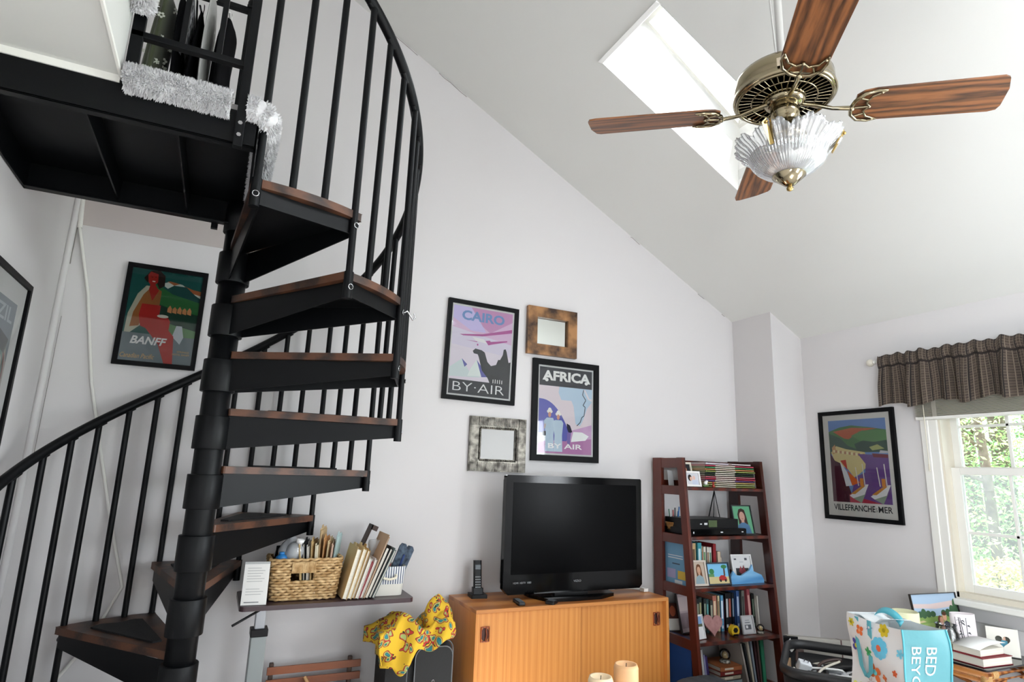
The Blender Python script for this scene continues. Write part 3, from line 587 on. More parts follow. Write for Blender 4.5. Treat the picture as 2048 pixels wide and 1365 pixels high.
# ---------------------------------------------------------------- television cabinet
cx0, cx1, cy0, cy1, ct = 1.255, 2.459, 2.976, 3.378, .682
cb = empty('sideboard', 'teak sideboard with two sliding doors under the television', 'cabinet', ((cx0 + cx1) / 2, 3.18, 0))
def CB(m=None): b = MB(m); b.T = Matrix.Translation((-(cx0 + cx1) / 2, -3.18, 0)); return b
CB(TEAKT).box(cx0, cy0, ct - .018, cx1, cy1, ct).build('top_panel', cb, bevel=.0015)
CB(TEAK).box(cx0, cy0, .14, cx0 + .018, cy1, ct - .018).box(cx1 - .018, cy0, .14, cx1, cy1, ct - .018).box(cx0, cy0, .12, cx1, cy1, .14).box(cx0 + .018, cy1 - .01, .14, cx1 - .018, cy1, ct - .018).build('carcass', cb, bevel=.001)
for k, (a, b, y, hx) in enumerate(((cx0 + .018, 1.872, cy0 + .012, 1.312), (1.856, cx1 - .018, cy0 + .032, 2.394))):
    d = CB(TEAK).box(a, y, .142, b, y + .016, ct - .02).build('sliding_door', cb, bevel=.001)
    mb = CB(TEAKD); z = .565
    mb.prism([(hx + .021 * cos(q) * (1.0 if abs(cos(q)) < .7 else 1), y - .001, z + .032 * sin(q)) for q in [2 * pi * j / 24 for j in range(24)]], (0, .0008, 0), mat('pull_recess', '3a150a', .6))
    P = [(hx + .024 * max(-.9, min(.9, 1.3 * cos(q))), y - .003, z + .036 * max(-.92, min(.92, 1.3 * sin(q)))) for q in [2 * pi * j / 32 for j in range(32)]]
    mb.tube(P, .0035, 6, closed=True); mb.tube([(hx + .004, y - .004, z - .03), (hx + .006, y - .009, z), (hx + .004, y - .004, z + .03)], .004, 8)
    mb.build('door_pull', d)
for x in (cx0 + .08, cx1 - .08):
    for y in (cy0 + .05, cy1 - .05): CB(TEAK).tube([(x, y, 0), (x, y, .125)], [.012, .018], 12).build('leg', cb)

# television
tv = empty('television', 'black flat-screen television on the teak sideboard', 'television', (1.90, 3.15, ct))
def TB(m=None): b = MB(m); b.T = Matrix.Translation((-1.90, -3.15, -ct)); return b
tx0, tx1, tz0, tz1, ty = 1.468, 2.388, .712, 1.345, 3.13
hs = [(tx0 + .03, tz0), (tx1 - .02, tz0), (tx1, tz0 + .02), (tx1, tz1 - .008), (tx1 - .008, tz1), (tx0 + .008, tz1), (tx0, tz1 - .008), (tx0, tz0 + .03)]
TB(BLKG).prism([(p[0], ty, p[1]) for p in hs], (0, .035, 0)).build('bezel', tv, bevel=.006)
TB(BLKP).prism([(p[0] + (.02 if p[0] < 1.9 else -.02), ty + .033, p[1] + (.02 if p[1] < 1 else -.02)) for p in hs], (0, .05, 0)).build('back_housing', tv, bevel=.008)
TB(BLKD).box(1.513, ty - .002, .815, 2.348, ty + .004, 1.305).build('screen', tv)
TB(mat('grey_print', '8d8f92', .5)).text('VIZIO', 1.905, .765, .05, .011, None, ty - .0075).text('HDMI  HDTV  1080', 1.525, .768, .11, .010, None, ty - .0075).build('logo', tv)
TB(BLKP).box(1.80, ty + .02, ct + .014, 2.02, ty + .05, .75).build('neck', tv)
bs = [(1.655, 3.19), (1.70, 3.05), (1.86, 3.03), (2.04, 3.04), (2.165, 3.10), (2.20, 3.26), (1.66, 3.26)]
TB(BLKG).prism([(x, y, ct + .0005) for x, y in bs], (0, 0, .017)).build('stand_base', tv, bevel=.005)
# cordless phone
ph = empty('cordless_phone', 'black cordless telephone upright in its cradle on the sideboard', 'telephone', (1.385, 3.28, ct), rad(-8))
b = MB(BLKP); b.prism([(-.045, -.05, 0), (.045, -.05, 0), (.045, .045, 0), (-.045, .045, 0)], (0, 0, .018)); b.prism([(-.03, -.02, .018), (.03, -.02, .018), (.026, .03, .018), (-.026, .03, .018)], (0, .004, .03)); b.build('cradle', ph, bevel=.006)
b = MB(BLKP); b.prism([(-.023, -.012, .022), (.023, -.012, .022), (.023, .012, .022), (-.023, .012, .022)], (0, .03, .165)); hs_ = b.build('handset', ph, bevel=.008)
b = MB(mat('phone_display', '2a3238', .2)); b.add([(-.015, -.0135 + .03 * .72, .142), (.015, -.0135 + .03 * .72, .142), (.015, -.0135 + .03 * .86, .166), (-.015, -.0135 + .03 * .86, .166)], [(0, 1, 2, 3)]); b.build('display', hs_)
b = MB(mat('phone_key', 'aab0b4', .5))
for r in range(5):
    for c in range(3): z = .052 + r * .013; b.cbox((-.011 + c * .011, -.0135 + .03 * (z - .022) / .165, z), (.006, .002, .005))
b.build('keypad', hs_)
def remote(name, label, loc, rz, l, wd, c='0d0d0f'):
    e = empty(name, label, 'remote control', loc, rz); m = mat('remote_' + c, c, .4)
    MB(m).box(-wd / 2, -l / 2, 0, wd / 2, l / 2, .018).build('body', e, bevel=.005)
    k = MB(mat('remote_key', '5a5e62', .5))
    for r in range(7):
        for q in range(3): k.cbox((-wd * .26 + q * wd * .26, -l * .38 + r * l * .12, .0186), (wd * .16, l * .05, .003))
    k.build('buttons', e)
remote('remote_control', 'small silver-tipped black remote at the front left of the television stand', (1.53, 3.055, ct + .0005), rad(-8), .11, .036)
remote('remote_control', 'larger black remote control touching the front of the television base', (1.70, 3.008, ct + .0005), rad(38), .05, .06)
b = MB(WHITE); b.tube([(2.19 + .11 * cos(q), 3.30 + .055 * sin(q), ct + .010 + .004 * sin(3 * q)) for q in [2 * pi * j / 24 for j in range(24)]], .009, 8, closed=True).tube([(2.30, 3.30, ct + .008), (2.36, 3.26, ct + .008), (2.40, 3.22, ct + .008), (2.42, 3.17, ct + .01)], .006, 8).cbox((2.425, 3.16, ct + .012), (.03, .04, .018))
b.build('coiled_cable', label='coiled white cable lying behind the right end of the television', cat='cable')

# ---------------------------------------------------------------- bookcase
bx0, bx1, by1 = 2.677, 3.376, 3.378
bc = empty('ladder_bookcase', 'dark cherry ladder bookcase in the corner right of the television', 'bookcase', ((bx0 + bx1) / 2, 3.2, 0))
def KB(m=None): b = MB(m); b.T = Matrix.Translation((-(bx0 + bx1) / 2, -3.2, 0)); return b
def fy(z): return 2.962 + .082 * z          # front edge of the sloping uprights
for x in (bx0, bx1 - .024):
    KB(CHERRY).prism([(x, fy(0), 0), (x, fy(0) + .055, 0), (x, fy(1.49) + .055, 1.49), (x, fy(1.49), 1.49)], (.024, 0, 0)).build('front_upright', bc, bevel=.002)
    KB(CHERRY).prism([(x, by1 - .085, 0), (x, by1, 0), (x, by1, 1.49), (x, by1 - .085, 1.49)], (.024, 0, 0)).build('rear_upright', bc, bevel=.002)
    KB(CHERRY).box(x + .002, fy(1.45) + .04, 1.425, x + .022, by1 - .06, 1.488).build('side_rail', bc, bevel=.001)
SH = [1.308, 1.009, .710, .412, .112]
for z in SH:
    KB(CHERRY).box(bx0 + .022, fy(z) - .004, z - .020, bx1 - .022, by1 - .005, z).build('shelf', bc, bevel=.003)
    for x in (bx0, bx1 - .024): KB(CHERRY).box(x + .002, fy(z) + .05, z - .052, x + .022, by1 - .08, z + .004).build('side_rail', bc, bevel=.001)
    KB(CHERRY).box(bx0 + .024, by1 - .012, z, bx1 - .024, by1 - .002, z + .038).build('back_rail', bc)
KB(CHERRY).box(bx0 + .024, by1 - .016, 1.43, bx1 - .024, by1 - .004, 1.482).build('top_rail', bc, bevel=.001)
E_ = .0006
def book(label, x, z, t, h, d, c, y=3.31, lean=0, ttl=None, cat='book', group=None, name='book', flat=False, rz=0, ribs=None):
    """upright book: spine faces the room (-Y); x = left side at the bottom; t thickness, h height, d depth"""
    m = mat('cover_' + c, c, .55, spec=.35); mb = MB(m)
    if flat:   # lying: t is width along X, h is height, d is depth, spine to the front
        mb.box(0, 0, 0, t, d, .003).box(0, 0, h - .003, t, d, h).box(0, 0, 0, t, .003, h); mb.box(.004, .004, .003, t - .004, d - .004, h - .003, PAGE)
        if ttl: mb.box(t * .2, -.0006, h * .3, t * .6, 0, h * .7, mat('title_' + ttl, ttl, .6))
        e = mb.build(name, label=label, cat=cat, group=group, loc=(x, y, z), rotz=rz); return e
    mb.box(0, 0, 0, .002, d, h).box(t - .002, 0, 0, t, d, h).box(0, 0, 0, t, .003, h); mb.box(.002, .003, .003, t - .002, d - .003, h - .004, PAGE)
    if ttl:
        tm = mat('title_' + ttl, ttl, .6); mb.box(t * .25, -.0006, h * .35, t * .75, 0, h * .85, tm).box(t * .25, -.0006, h * .08, t * .75, 0, h * .16, tm)
    if ribs: mb.box(0, -.0006, h * .2, t, 0, h * .24, mat('title_' + ribs, ribs, .6)).box(0, -.0006, h * .8, t, 0, h * .84, mat('title_' + ribs, ribs, .6))
    e = mb.build(name, label=label, cat=cat, group=group, loc=(x, y, z + E_)); e.rotation_euler = (0, lean, rz); return e
def photo(label, loc, W, H, fc, rz=0, back=rad(12), fw=.012, art=None, name='photo_frame', bgc='b9a99a', stand=True):
    e = empty(name, label, 'photo frame', loc, rz); m = mat('frame_' + fc, fc, .45); T = Matrix.Rotation(-back, 4, 'X')
    mb = MB(m); mb.T = T; w, h = W / 2, H
    for a, b, c, d in ((-w, 0, w, fw), (-w, h - fw, w, h), (-w, fw, -w + fw, h - fw), (w - fw, fw, w, h - fw)): mb.box(a, -.012, b, c, 0, d)
    mb.box(-w + fw, -.003, fw, w - fw, 0, h - fw); mb.build('frame', e)
    if stand: s = MB(m); s.T = T; s.prism([(-.012, 0, h * .62), (.012, 0, h * .62), (.02, 0, h * .58), (-.02, 0, h * .58)], (0, .003, 0)); s.tube([(0, .002, h * .6), (0, h * .30 * 1.0, .006 + h * .30 * math.sin(back))], .004, 5); s.build('easel_back', e)
    A = Art(w - fw, (h - 2 * fw) / 2, bgc, -.0045)
    if art: art(A)
    o = A.mb; o2 = MB(); o2.T = T @ Matrix.Translation((0, 0, h / 2)); 
    for f, k in zip(o.f, o.fm): o2.add([o.v[i] for i in f], [tuple(range(len(f)))], o.mats[k])
    o2.build('photograph', e); return e
def portrait(hair, skin, top):
    def f(A): A.shape(hair, [(.28, .3), (.26, .7), (.36, .88), (.52, .92), (.68, .86), (.74, .6), (.78, .25)]).disc(skin, .5, .62, .15, .18).rect(skin, .42, .35, .58, .5).shape(top, [(.1, 0), (.2, .3), (.42, .40), (.58, .40), (.82, .3), (.9, 0)]).rect('7a4a44', .45, .53, .55, .545)
    return f
def landscape(A): A.rect('8fb4d6', 0, .6, 1, 1).rect('7a9a5e', 0, 0, 1, .35).shape('c9c4a8', [(0, .3), (.5, .45), (1, .35), (1, .3), (0, .25)])
# top shelf
z = SH[0]
cs = ['8a8f4e', 'a8b07a', 'c2a868', '6a4a78', 'b4384e', 'c8707a', '3a4234', '2e3a30', '97a35c', 'c28a5a', '4c8a5c', 'b8485c']
for i, c in enumerate(cs):
    book(['lowest magazine, olive-spined, at the bottom of the tall stack on the top shelf', 'yellow-green spined magazine second from the bottom of the top-shelf stack', 'sand-yellow spined magazine third from the bottom of the top-shelf stack', 'purple spined magazine fourth from the bottom of the top-shelf stack', 'crimson spined magazine just above the purple one in the stack', 'rose pink spined magazine directly above the crimson one', 'dark grey-green magazine in the middle of the top-shelf stack', 'darkest green-black magazine in the upper middle of the stack', 'lime green spined magazine above the two dark ones', 'light orange-brown spined magazine above the lime green one', 'bright green spined magazine second from the top of the coloured spines', 'red spined magazine topmost of the coloured stack'][i],
         2.895 + .006 * ((i * 7) % 3) - .012, z + E_ + i * .0122, .44 - .004 * (i % 4), .0118, .215, c, y=3.105 + .003 * (i % 3), ttl='e3dccb', cat='magazine', group='magazines stacked on the top shelf', name='magazine', flat=True)
book('white magazine lying on the left of the coloured magazine stack', 2.905, z + .148, .21, .012, .17, 'c9c4cc', y=3.12, cat='magazine', name='magazine', flat=True, rz=rad(3))
book('pale pink-white magazine lying on the right of the coloured magazine stack', 3.125, z + .148, .17, .012, .20, 'dcd2d2', y=3.11, cat='magazine', name='magazine', flat=True)
photo('tall cream-framed photo of a child in red and yellow on the top shelf', (2.815, 3.20, z + .001), .118, .158, 'ddd6c6', rad(4), art=lambda A: A.rect('2a2c30', 0, .6, 1, 1).disc('c98f74', .55, .72, .16, .13).shape('b03a30', [(.3, .3), (.3, .55), (.8, .62), (.85, .3)]).rect('d6a83a', .5, 0, .95, .35))
photo('white-framed photo of a dark-haired person with a baby, leaning front left on the top shelf', (2.772, 3.095, z + .001), .118, .098, 'e2e0de', rad(-4), art=lambda A: A.rect('c5c6cc', 0, 0, 1, 1).disc('2c2420', .3, .6, .16, .28).disc('caa28e', .38, .52, .10, .18).disc('d3b0a4', .62, .6, .12, .18).rect('b9bfd0', .45, 0, .95, .4))
e = empty('figurine', 'tiny white and green flower figurine in front of the magazine stack', 'figurine', (2.866, 3.085, z + .001)); MB(WHT).ball((0, 0, .026), .013, n=10).ball((.01, 0, .036), .009, n=8).build('blossom', e); MB(mat('leaf_green', '4f6a3c', .7)).ball((-.006, 0, .008), .012, n=8, sc=(1.6, 1, .7)).ball((.012, -.003, .008), .010, n=8, sc=(1.4, 1, .7)).build('leaves', e)
e = empty('figurine', 'tiny red figurine standing in front of the magazine stack', 'figurine', (2.925, 3.078, z + .001)); MB(mat('red_glaze', '9e3228', .4)).lathe([(.008, 0), (.01, .012), (.006, .02), (.004, .022)], n=12).build('body', e); MB(mat('red_glaze')).ball((0, 0, .028), .007, n=8).build('head', e)
MB(mat('card_stock', 'c9ccd0', .7)).prism([(0, 0, 0), (.06, .02, 0), (.058, .03, .095), (-.002, .010, .1)], (.0, .002, 0)).build('greeting_card', label='small pale card leaning at the left rear of the top shelf', cat='card', loc=(2.705, 3.25, z + .001))
# second shelf: recorder boxes, pen basket, portrait
z = SH[1]
e = empty('disc_player', 'slim black disc player underneath the cable box on the second shelf', 'disc player', (2.95, 3.18, z + .001))
MB(BLKP).box(-.235, -.11, .004, .235, .13, .043).build('case', e, bevel=.002); MB(BLKG).box(-.232, -.115, .006, .232, -.11, .040).build('front_panel', e)
b = MB(mat('led_white', 'd7dade', .4)); b.box(.01, -.1165, .018, .03, -.115, .025).box(-.215, -.1165, .014, -.208, -.115, .026).box(.19, -.1165, .02, .205, -.115, .025); b.build('logo', e)
e = empty('cable_box', 'black cable box with green display on top of the disc player', 'set-top box', (2.925, 3.19, z + .0445))
MB(BLKP).prism([(-.21, -.11, 0), (.205, -.11, 0), (.19, .13, 0), (-.20, .13, 0)], (0, 0, .058)).build('case', e, bevel=.003)
b = MB(mat('display_green', '4a5a3a', .25)); b.box(-.05, -.1125, .008, .02, -.110, .05); b.build('display', e)
b = MB(mat('led_white')); b.box(-.085, -.1115, .022, -.06, -.110, .034).box(-.12, -.1115, .024, -.105, -.110, .03); b.build('logo', e)
photo('green-backed portrait of a long-haired woman in a dark frame, right on the second shelf', (3.205, 3.10, z + .001), .165, .19, '2a2c2e', rad(-3), fw=.007, bgc='5f9a78', art=portrait('3a2a26', 'b08a7c', '4a6a8a'))
b = MB(BLKP); b.tube([(-.04, 0, .001), (0, .02, .27), (.045, 0, .001)], .004, 6).tube([(0, .02, .27), (0, .11, .001)], .004, 6); b.build('wire_easel', label='black wire easel standing behind the portrait on the second shelf', cat='easel', loc=(3.085, 3.22, z + .005))
e = empty('pen_basket', 'small wicker basket of pens at the left end of the second shelf', 'basket', (2.76, 3.27, z + .001))
WICK = mat('wicker_light', 'b98a52', .7, noise=(40, '8a5c2c', 3))
b = MB(WICK)
for r in range(9): b.tube([((.036 + .0022 * r + .0015 * (-1) ** (k + r)) * cos(2 * pi * k / 24), (.036 + .0022 * r + .0015 * (-1) ** (k + r)) * sin(2 * pi * k / 24), .005 + r * .0075) for k in range(24)], .0042, 5, closed=True)
b.lathe([(0, .001), (.034, .001), (.05, .066), (.047, .066), (.032, .006)], n=20); b.tube([(.052, 0, .06), (.058, 0, .085), (.03, 0, .1)], .004, 6); b.build('basket_body', e)
for k, c in enumerate(('2a6aa8', 'b03a3a', '2c7a5a', 'c9c9cc', '303236', '2a6aa8')):
    q = k * 1.05; pen = MB(mat('pen_' + c, c, .4)).tube([(.02 * cos(q), .02 * sin(q), .02), (.035 * cos(q), .035 * sin(q), .125 + .006 * k)], .004, 7)
    pen.build('pen', label=['blue pen leaning left in the wicker pen basket', 'red pen in the wicker pen basket', 'dark green pen in the wicker pen basket', 'pale grey pen in the wicker pen basket', 'black pen in the wicker pen basket', 'tallest blue pen in the wicker pen basket'][k], cat='pen', group='pens in the wicker basket', loc=(2.76, 3.27, z + .012))
# third shelf
z = SH[2]
def bookrow(lst, z, y0=3.17):
    for x, t, h, c, ttl, label in lst: book(label, x, z, t, h, .165 if x < 3.35 else .15, c, y=y0 + (hash_(label) % 5) * .004, ttl=ttl)
def hash_(s): return sum(ord(c) * (i + 1) for i, c in enumerate(s))
MBc = MB(mat('booklet_blue', '6f9fc0', .6)); MBc.box(0, 0, 0, .004, .235, .262); MBc.box(-.0006, .03, .03, 0, .10, .08, mat('title_d8b84a', 'd8b84a', .6)).box(-.0006, .12, .03, 0, .20, .085, mat('title_a9a4c8', 'a9a4c8', .6)).box(-.0006, .08, .115, 0, .15, .122, mat('title_3a4a5a', '3a4a5a', .6)); MBc.box(-.0006, .05, .15, 0, .19, .156, mat('title_d8dfe2', 'd8dfe2', .6)).box(-.0006, .05, .165, 0, .19, .170, mat('title_d8dfe2')).box(-.0006, .06, .002, 0, .13, .022, mat('title_d8dfe2'))
MBc.build('booklet', label='pale blue picture booklet standing against the left side of the third shelf', cat='booklet', loc=(bx0 + .027, 3.08, z + .001))
bookrow([(2.716, .016, .255, '9ec2dc', None, 'tall light blue book at the left end of the third shelf'), (2.733, .018, .215, 'cfe0d0', '7a9a8a', 'white and green slim book beside the light blue one'), (2.753, .026, .262, '1d2b5c', 'c9ccd8', 'tall navy blue book on the third shelf behind the framed woman'),
 (2.781, .022, .200, 'c4622c', 'e8d8a0', 'orange book between two navy books on the third shelf'), (2.805, .014, .25, '24459a', None, 'bright blue slim book left of the beige patterned one'), (2.821, .036, .242, 'd0b080', '6a5238', 'beige patterned book beside the teal one on the third shelf'), (2.859, .036, .246, '3f9aa6', 'c9e0e0', 'teal book on the third shelf'),
 (2.897, .022, .222, 'd9b48c', 'a05a3a', 'peach spined paperback right of the teal book'), (2.921, .024, .218, 'e2ddd0', '5a8a5a', 'leftmost of three white paperbacks on the third shelf'), (2.947, .022, .216, 'ddd8cc', '8a6a4a', 'middle one of three white paperbacks on the third shelf'), (2.971, .022, .214, 'd6d6ce', '4a7a5a', 'rightmost of three white paperbacks, green lettered'),
 (2.996, .028, .236, '8f1f26', None, 'red hardback at the right of the white paperbacks'), (3.026, .028, .188, 'c9b49c', None, 'tan book right of the red hardback on the third shelf'), (3.056, .010, .15, 'e0d0c0', None, 'very thin cream booklet at the right end of the third-shelf row')], z)
book('dark purple hardback lying flat on top of the third-shelf books', 2.77, z + .2645, .26, .022, .17, '4a2238', y=3.165, flat=True, rz=rad(-4))
photo('grey-framed photo of a woman with long brown hair leaning on the third-shelf books', (2.80, 3.085, z + .001), .108, .15, 'c4b8ac', rad(-6), art=portrait('6a4630', 'c49a80', '8aa0a8'))
photo('square dark-framed painting of a red car by a beach on the third shelf', (2.945, 3.075, z + .001), .178, .135, '1c2a38', rad(-4), fw=.009, bgc='79b6dc', art=lambda A: A.rect('c8b98a', 0, 0, 1, .35).rect('5f8a5a', 0, .35, .3, .5).shape('a83434', [(.5, .15), (.52, .32), (.62, .42), (.8, .42), (.88, .28), (.9, .15)]).disc('2a2a2a', .58, .15, .05, .07).disc('2a2a2a', .82, .15, .05, .07).disc('3f7a4c', .2, .62, .12, .14).line('5a4030', [(.8, .4), (.82, .8)], .003).disc('3f7a4c', .82, .85, .14, .1))
photo('white-framed certificate-like photo of a red flower, right on the third shelf', (3.21, 3.13, z + .001), .165, .17, 'd9d9d8', rad(-6), fw=.010, bgc='d5d5d6', art=lambda A: A.rect('3a3a3c', .15, .12, .85, .5).shape('9a4a52', [(.3, .35), (.42, .6), (.5, .42), (.58, .62), (.7, .35), (.5, .2)]).rect('55585e', .12, .84, .25, .9).rect('55585e', .7, .82, .84, .92).rect('9aa0a6', .4, .74, .62, .76))
b = MB(); pr = [(0, 0), (0, .045), (.02, .08), (.045, .055), (.09, .05), (.115, .062), (.16, .08), (.185, .115), (.195, .075), (.235, .06), (.265, .05), (.285, .02), (.285, 0)]
b.prism([(x, 0, zz) for x, zz in pr], (0, .012, 0), mat('blue_whale_cutout', '2f7ab8', .5, noise=(6, '8ac0e4', 2, (.4, 1, 2))))
b.build('whale_ornament', label='blue wave and whale tail cut-out ornament in front of the white frame', cat='ornament', loc=(3.04, 3.07, z + .001))
# fourth shelf
z = SH[3]
photo('small photo in a half-white frame seen through the left side of the fourth shelf', (2.742, 3.27, z + .001), .085, .17, '3a3a3c', rad(-14), fw=.006, bgc='b8b0a4', art=lambda A: A.rect('d8d6d0', 0, 0, 1, .42).rect('4a2a24', 0, .42, 1, 1).disc('a0543a', .5, .7, .28, .2))
photo('white card frame with a blue sky photo at the front left of the fourth shelf', (2.768, 3.065, z + .001), .085, .135, 'd8d9da', rad(8), fw=.004, bgc='d8d9da', art=lambda A: A.rect('7a9ac0', .05, .62, .95, .95).rect('5a6048', .05, .5, .95, .62))
photo('larger pale pink photo album cover leaning behind the white card frame', (2.79, 3.20, z + .001), .12, .235, '2a2426', rad(8), fw=.007, bgc='a8989a', art=lambda A: A.rect('8a7a80', .1, .1, .9, .5).rect('b8a8a8', .1, .55, .9, .92))
row = [(2.842, .024, .205, '23292a', '8a8f7a', 'leftmost black-spined book behind the pink heart'), (2.868, .026, .210, '2c3430', 'a09a70', 'second black book behind the pink heart, faint gold titles'), (2.896, .024, .204, '252b2c', '7a8a7a', 'third dark book behind the pink heart'), (2.922, .022, .198, '2a4a4c', '5a9a98', 'dark teal book at the right edge of the pink heart'),
 (2.948, .028, .190, '3b3f3a', '9a9a88', 'dark olive book left of the salmon one'), (2.978, .036, .215, 'b4705e', 'e0c8a8', 'salmon pink hardback on the fourth shelf'), (3.016, .020, .214, 'd8c8a0', '8a6a4a', 'cream spined book between salmon and sky blue books'), (3.038, .026, .216, '5a9ac0', 'e0e8f0', 'sky blue book above the yellow tape measure'),
 (3.066, .018, .19, '7a2a44', None, 'thin dark magenta book on the fourth shelf'), (3.086, .030, .225, '15171a', 'c9ccd0', 'black book with white lettering left of the small silver frame'), (3.118, .030, .222, '191b20', 'b05a4a', 'black book with red lettering behind the small silver frame'), (3.150, .022, .222, '1c2028', '7a90a8', 'black book with blue-grey lettering behind the small silver frame'),
 (3.174, .028, .238, '3a5a90', 'b0c0d8', 'mid blue tall book in the right half of the fourth shelf'), (3.204, .022, .236, '1f2226', None, 'plain black tall book right of the mid blue one'), (3.228, .028, .235, '7d8078', '3a3c3a', 'grey-green tall book on the fourth shelf')]
bookrow(row, z)
book('red and pink tall book leaning left in the right part of the fourth shelf', 3.272, z, .030, .245, .17, 'a85058', y=3.16, lean=rad(-4), ttl='d8a8a0')
book('wide black book second from the right on the fourth shelf', 3.306, z, .026, .215, .17, '1a1d1b', y=3.16, lean=rad(-3), ttl='5a6a5a')
book('white-spined book at the right end of the fourth shelf', 3.334, z, .013, .205, .17, 'd8d4ca', y=3.14, lean=rad(-3))
b = MB(mat('heart_plaque', 'a67a78', .85, noise=(25, '8f6462', 3)))
hp = [(.075 * (16 * sin(q) ** 3) / 16, .068 * (13 * cos(q) - 5 * cos(2 * q) - 2 * cos(3 * q) - cos(4 * q)) / 16) for q in [2 * pi * j / 40 for j in range(40)]]
b.T = Matrix.Rotation(rad(-14), 4, 'X') @ Matrix.Rotation(rad(6), 4, 'Y'); b.prism([(x, 0, zz + .072) for x, zz in hp], (0, .012, 0)); b.build('heart_plaque', label='dusty pink heart plaque leaning on the fourth-shelf books', cat='plaque', loc=(2.888, 3.07, z + .004), bevel=.002)
e = empty('tape_measure', 'yellow and black tape measure at the front of the fourth shelf', 'tape measure', (3.035, 3.045, z + .001))
MB(mat('tape_yellow', 'c9a81e', .45)).prism([(.032 * cos(q), 0, .032 + .032 * sin(q)) for q in [2 * pi * j / 20 for j in range(20)]], (0, .03, 0)).build('case', e, bevel=.003); MB(BLKP).prism([(.019 * cos(q), -.002, .036 + .016 * sin(q)) for q in [2 * pi * j / 6 for j in range(6)]], (0, .002, 0)).box(-.02, -.002, .002, .02, 0, .014).build('grip', e)
photo('small silver-framed drawing in the right middle of the fourth shelf', (3.165, 3.065, z + .001), .098, .108, 'a8a8aa', rad(-3), fw=.008, bgc='b8b8ba', art=lambda A: A.rect('55585e', .2, .2, .8, .5).rect('d0d0d2', .3, .28, .5, .45).rect('6a6d72', .25, .6, .75, .66).rect('8a8d92', .3, .75, .7, .8))
def globe(label, loc, r, base):
    e = empty('snow_globe', label, 'snow globe', loc); MB(mat('globe_base_' + base, base, .5, noise=(60, '2f3a34', 2))).lathe([(r * .9, 0), (r * .95, r * .25), (r * .7, r * .5), (r * .6, r * .55)], n=18).build('base', e)
    MB(JARG).ball((0, 0, r * 1.25), r, n=18).build('glass_globe', e); MB(mat('globe_scene', 'b8a070', .6)).ball((0, 0, r * 1.2), r * .5, n=10, sc=(1, 1, 1.2)).ball((r * .25, -.1 * r, r * .9), r * .3, n=8).build('scene', e)
globe('smallest snow globe, right of the silver-framed drawing on the fourth shelf', (3.262, 3.06, z + .001), .024, 'b8b4a8')
# bottom shelf
z = SH[4]
row = [(2.712, .012, .30, '2a5aa8', None, 'bright blue ring binder at the far left of the bottom shelf'), (2.728, .022, .26, '3a5a80', 'a8b8c8', 'dark blue booklet with a pale photo, left on the bottom shelf')]
for x, t, h, c, ttl, label in row: book(label, x, z, t, h, .22, c, y=3.08, ttl=ttl)
for i, (c, h, l) in enumerate((('c8d4d6', .24, 'pale blue-white folder leftmost of the leaning white folders'), ('b8bcc0', .225, 'light grey folder second of the leaning white folders'), ('1d2228', .22, 'black folder between white folders on the bottom shelf'), ('d8d8d8', .23, 'widest white folder in the left group on the bottom shelf'), ('9a9ac0', .20, 'lilac folder near the end of the left group on the bottom shelf'), ('4a3a78', .19, 'violet folder rightmost of the left group on the bottom shelf'))):
    book(l, 2.757 + i * .020, z, .018 if i != 3 else .02, h, .2, c, y=3.10, lean=rad(-2 - i * 1.2))
for i, (c, l) in enumerate((('3f7a8c', 'teal paperback lowest of the flat pile on the bottom shelf'), ('8a9aa0', 'grey-blue paperback in the flat pile on the bottom shelf'), ('a8a08c', 'tan paperback in the middle of the flat pile'), ('7a2420', 'dark red book near the top of the flat pile'), ('a8643c', 'orange-brown book on top of the flat pile, under the snow globe'))):
    book(l, 2.915 + .006 * ((i * 3) % 3), z + .0007 + i * .0262, .175 - .006 * (i % 3), .0255, .19, c, y=3.06, flat=True, ttl='d8d0c0', rz=rad((i * 5) % 4 - 2), group='books piled flat on the bottom shelf')
globe('snow globe with gold scene on top of the flat book pile', (3.02, 3.13, z + .1325), .036, 'c9c6bc')
for i, (c, h, t, l) in enumerate((('b0a8a0', .245, .016, 'grey-white record-sized book leftmost of the leaning group at the lower right'), ('26282a', .24, .016, 'black album second of the leaning group at the lower right'), ('c9c2b0', .265, .016, 'cream album in the leaning group at the lower right'), ('8a98a4', .255, .016, 'grey-blue album in the leaning group at the lower right'), ('3a2024', .255, .018, 'dark maroon album in the leaning group at the lower right'), ('5a4440', .25, .016, 'brown album beside the green one at the lower right'), ('2a7a5a', .265, .03, 'emerald green folder at the right end of the bottom shelf'))):
    book(l, 3.165 + i * .022, z, t, h, .2, c, y=3.09, lean=rad(-13 + i * 1.6) )
# cushion on the floor before the bookcase
b = MB(mat('grey_quilt', '3c3f44', .85, bump=(25, .2)))
b.grid(lambda u, v: (-.22 + .44 * u, -.13 + .26 * v, .235 * (1 - (2 * u - 1) ** 4) ** .5 * (1 - (2 * v - 1) ** 4) ** .5 + .02 - .006 * (abs(sin(6 * pi * u)) < .15)), 36, 20).box(-.2, -.11, 0, .2, .11, .03)
b.build('floor_cushion', label='dark grey quilted cushion on the floor before the bookcase', cat='cushion', loc=(2.57, 2.83, .03))

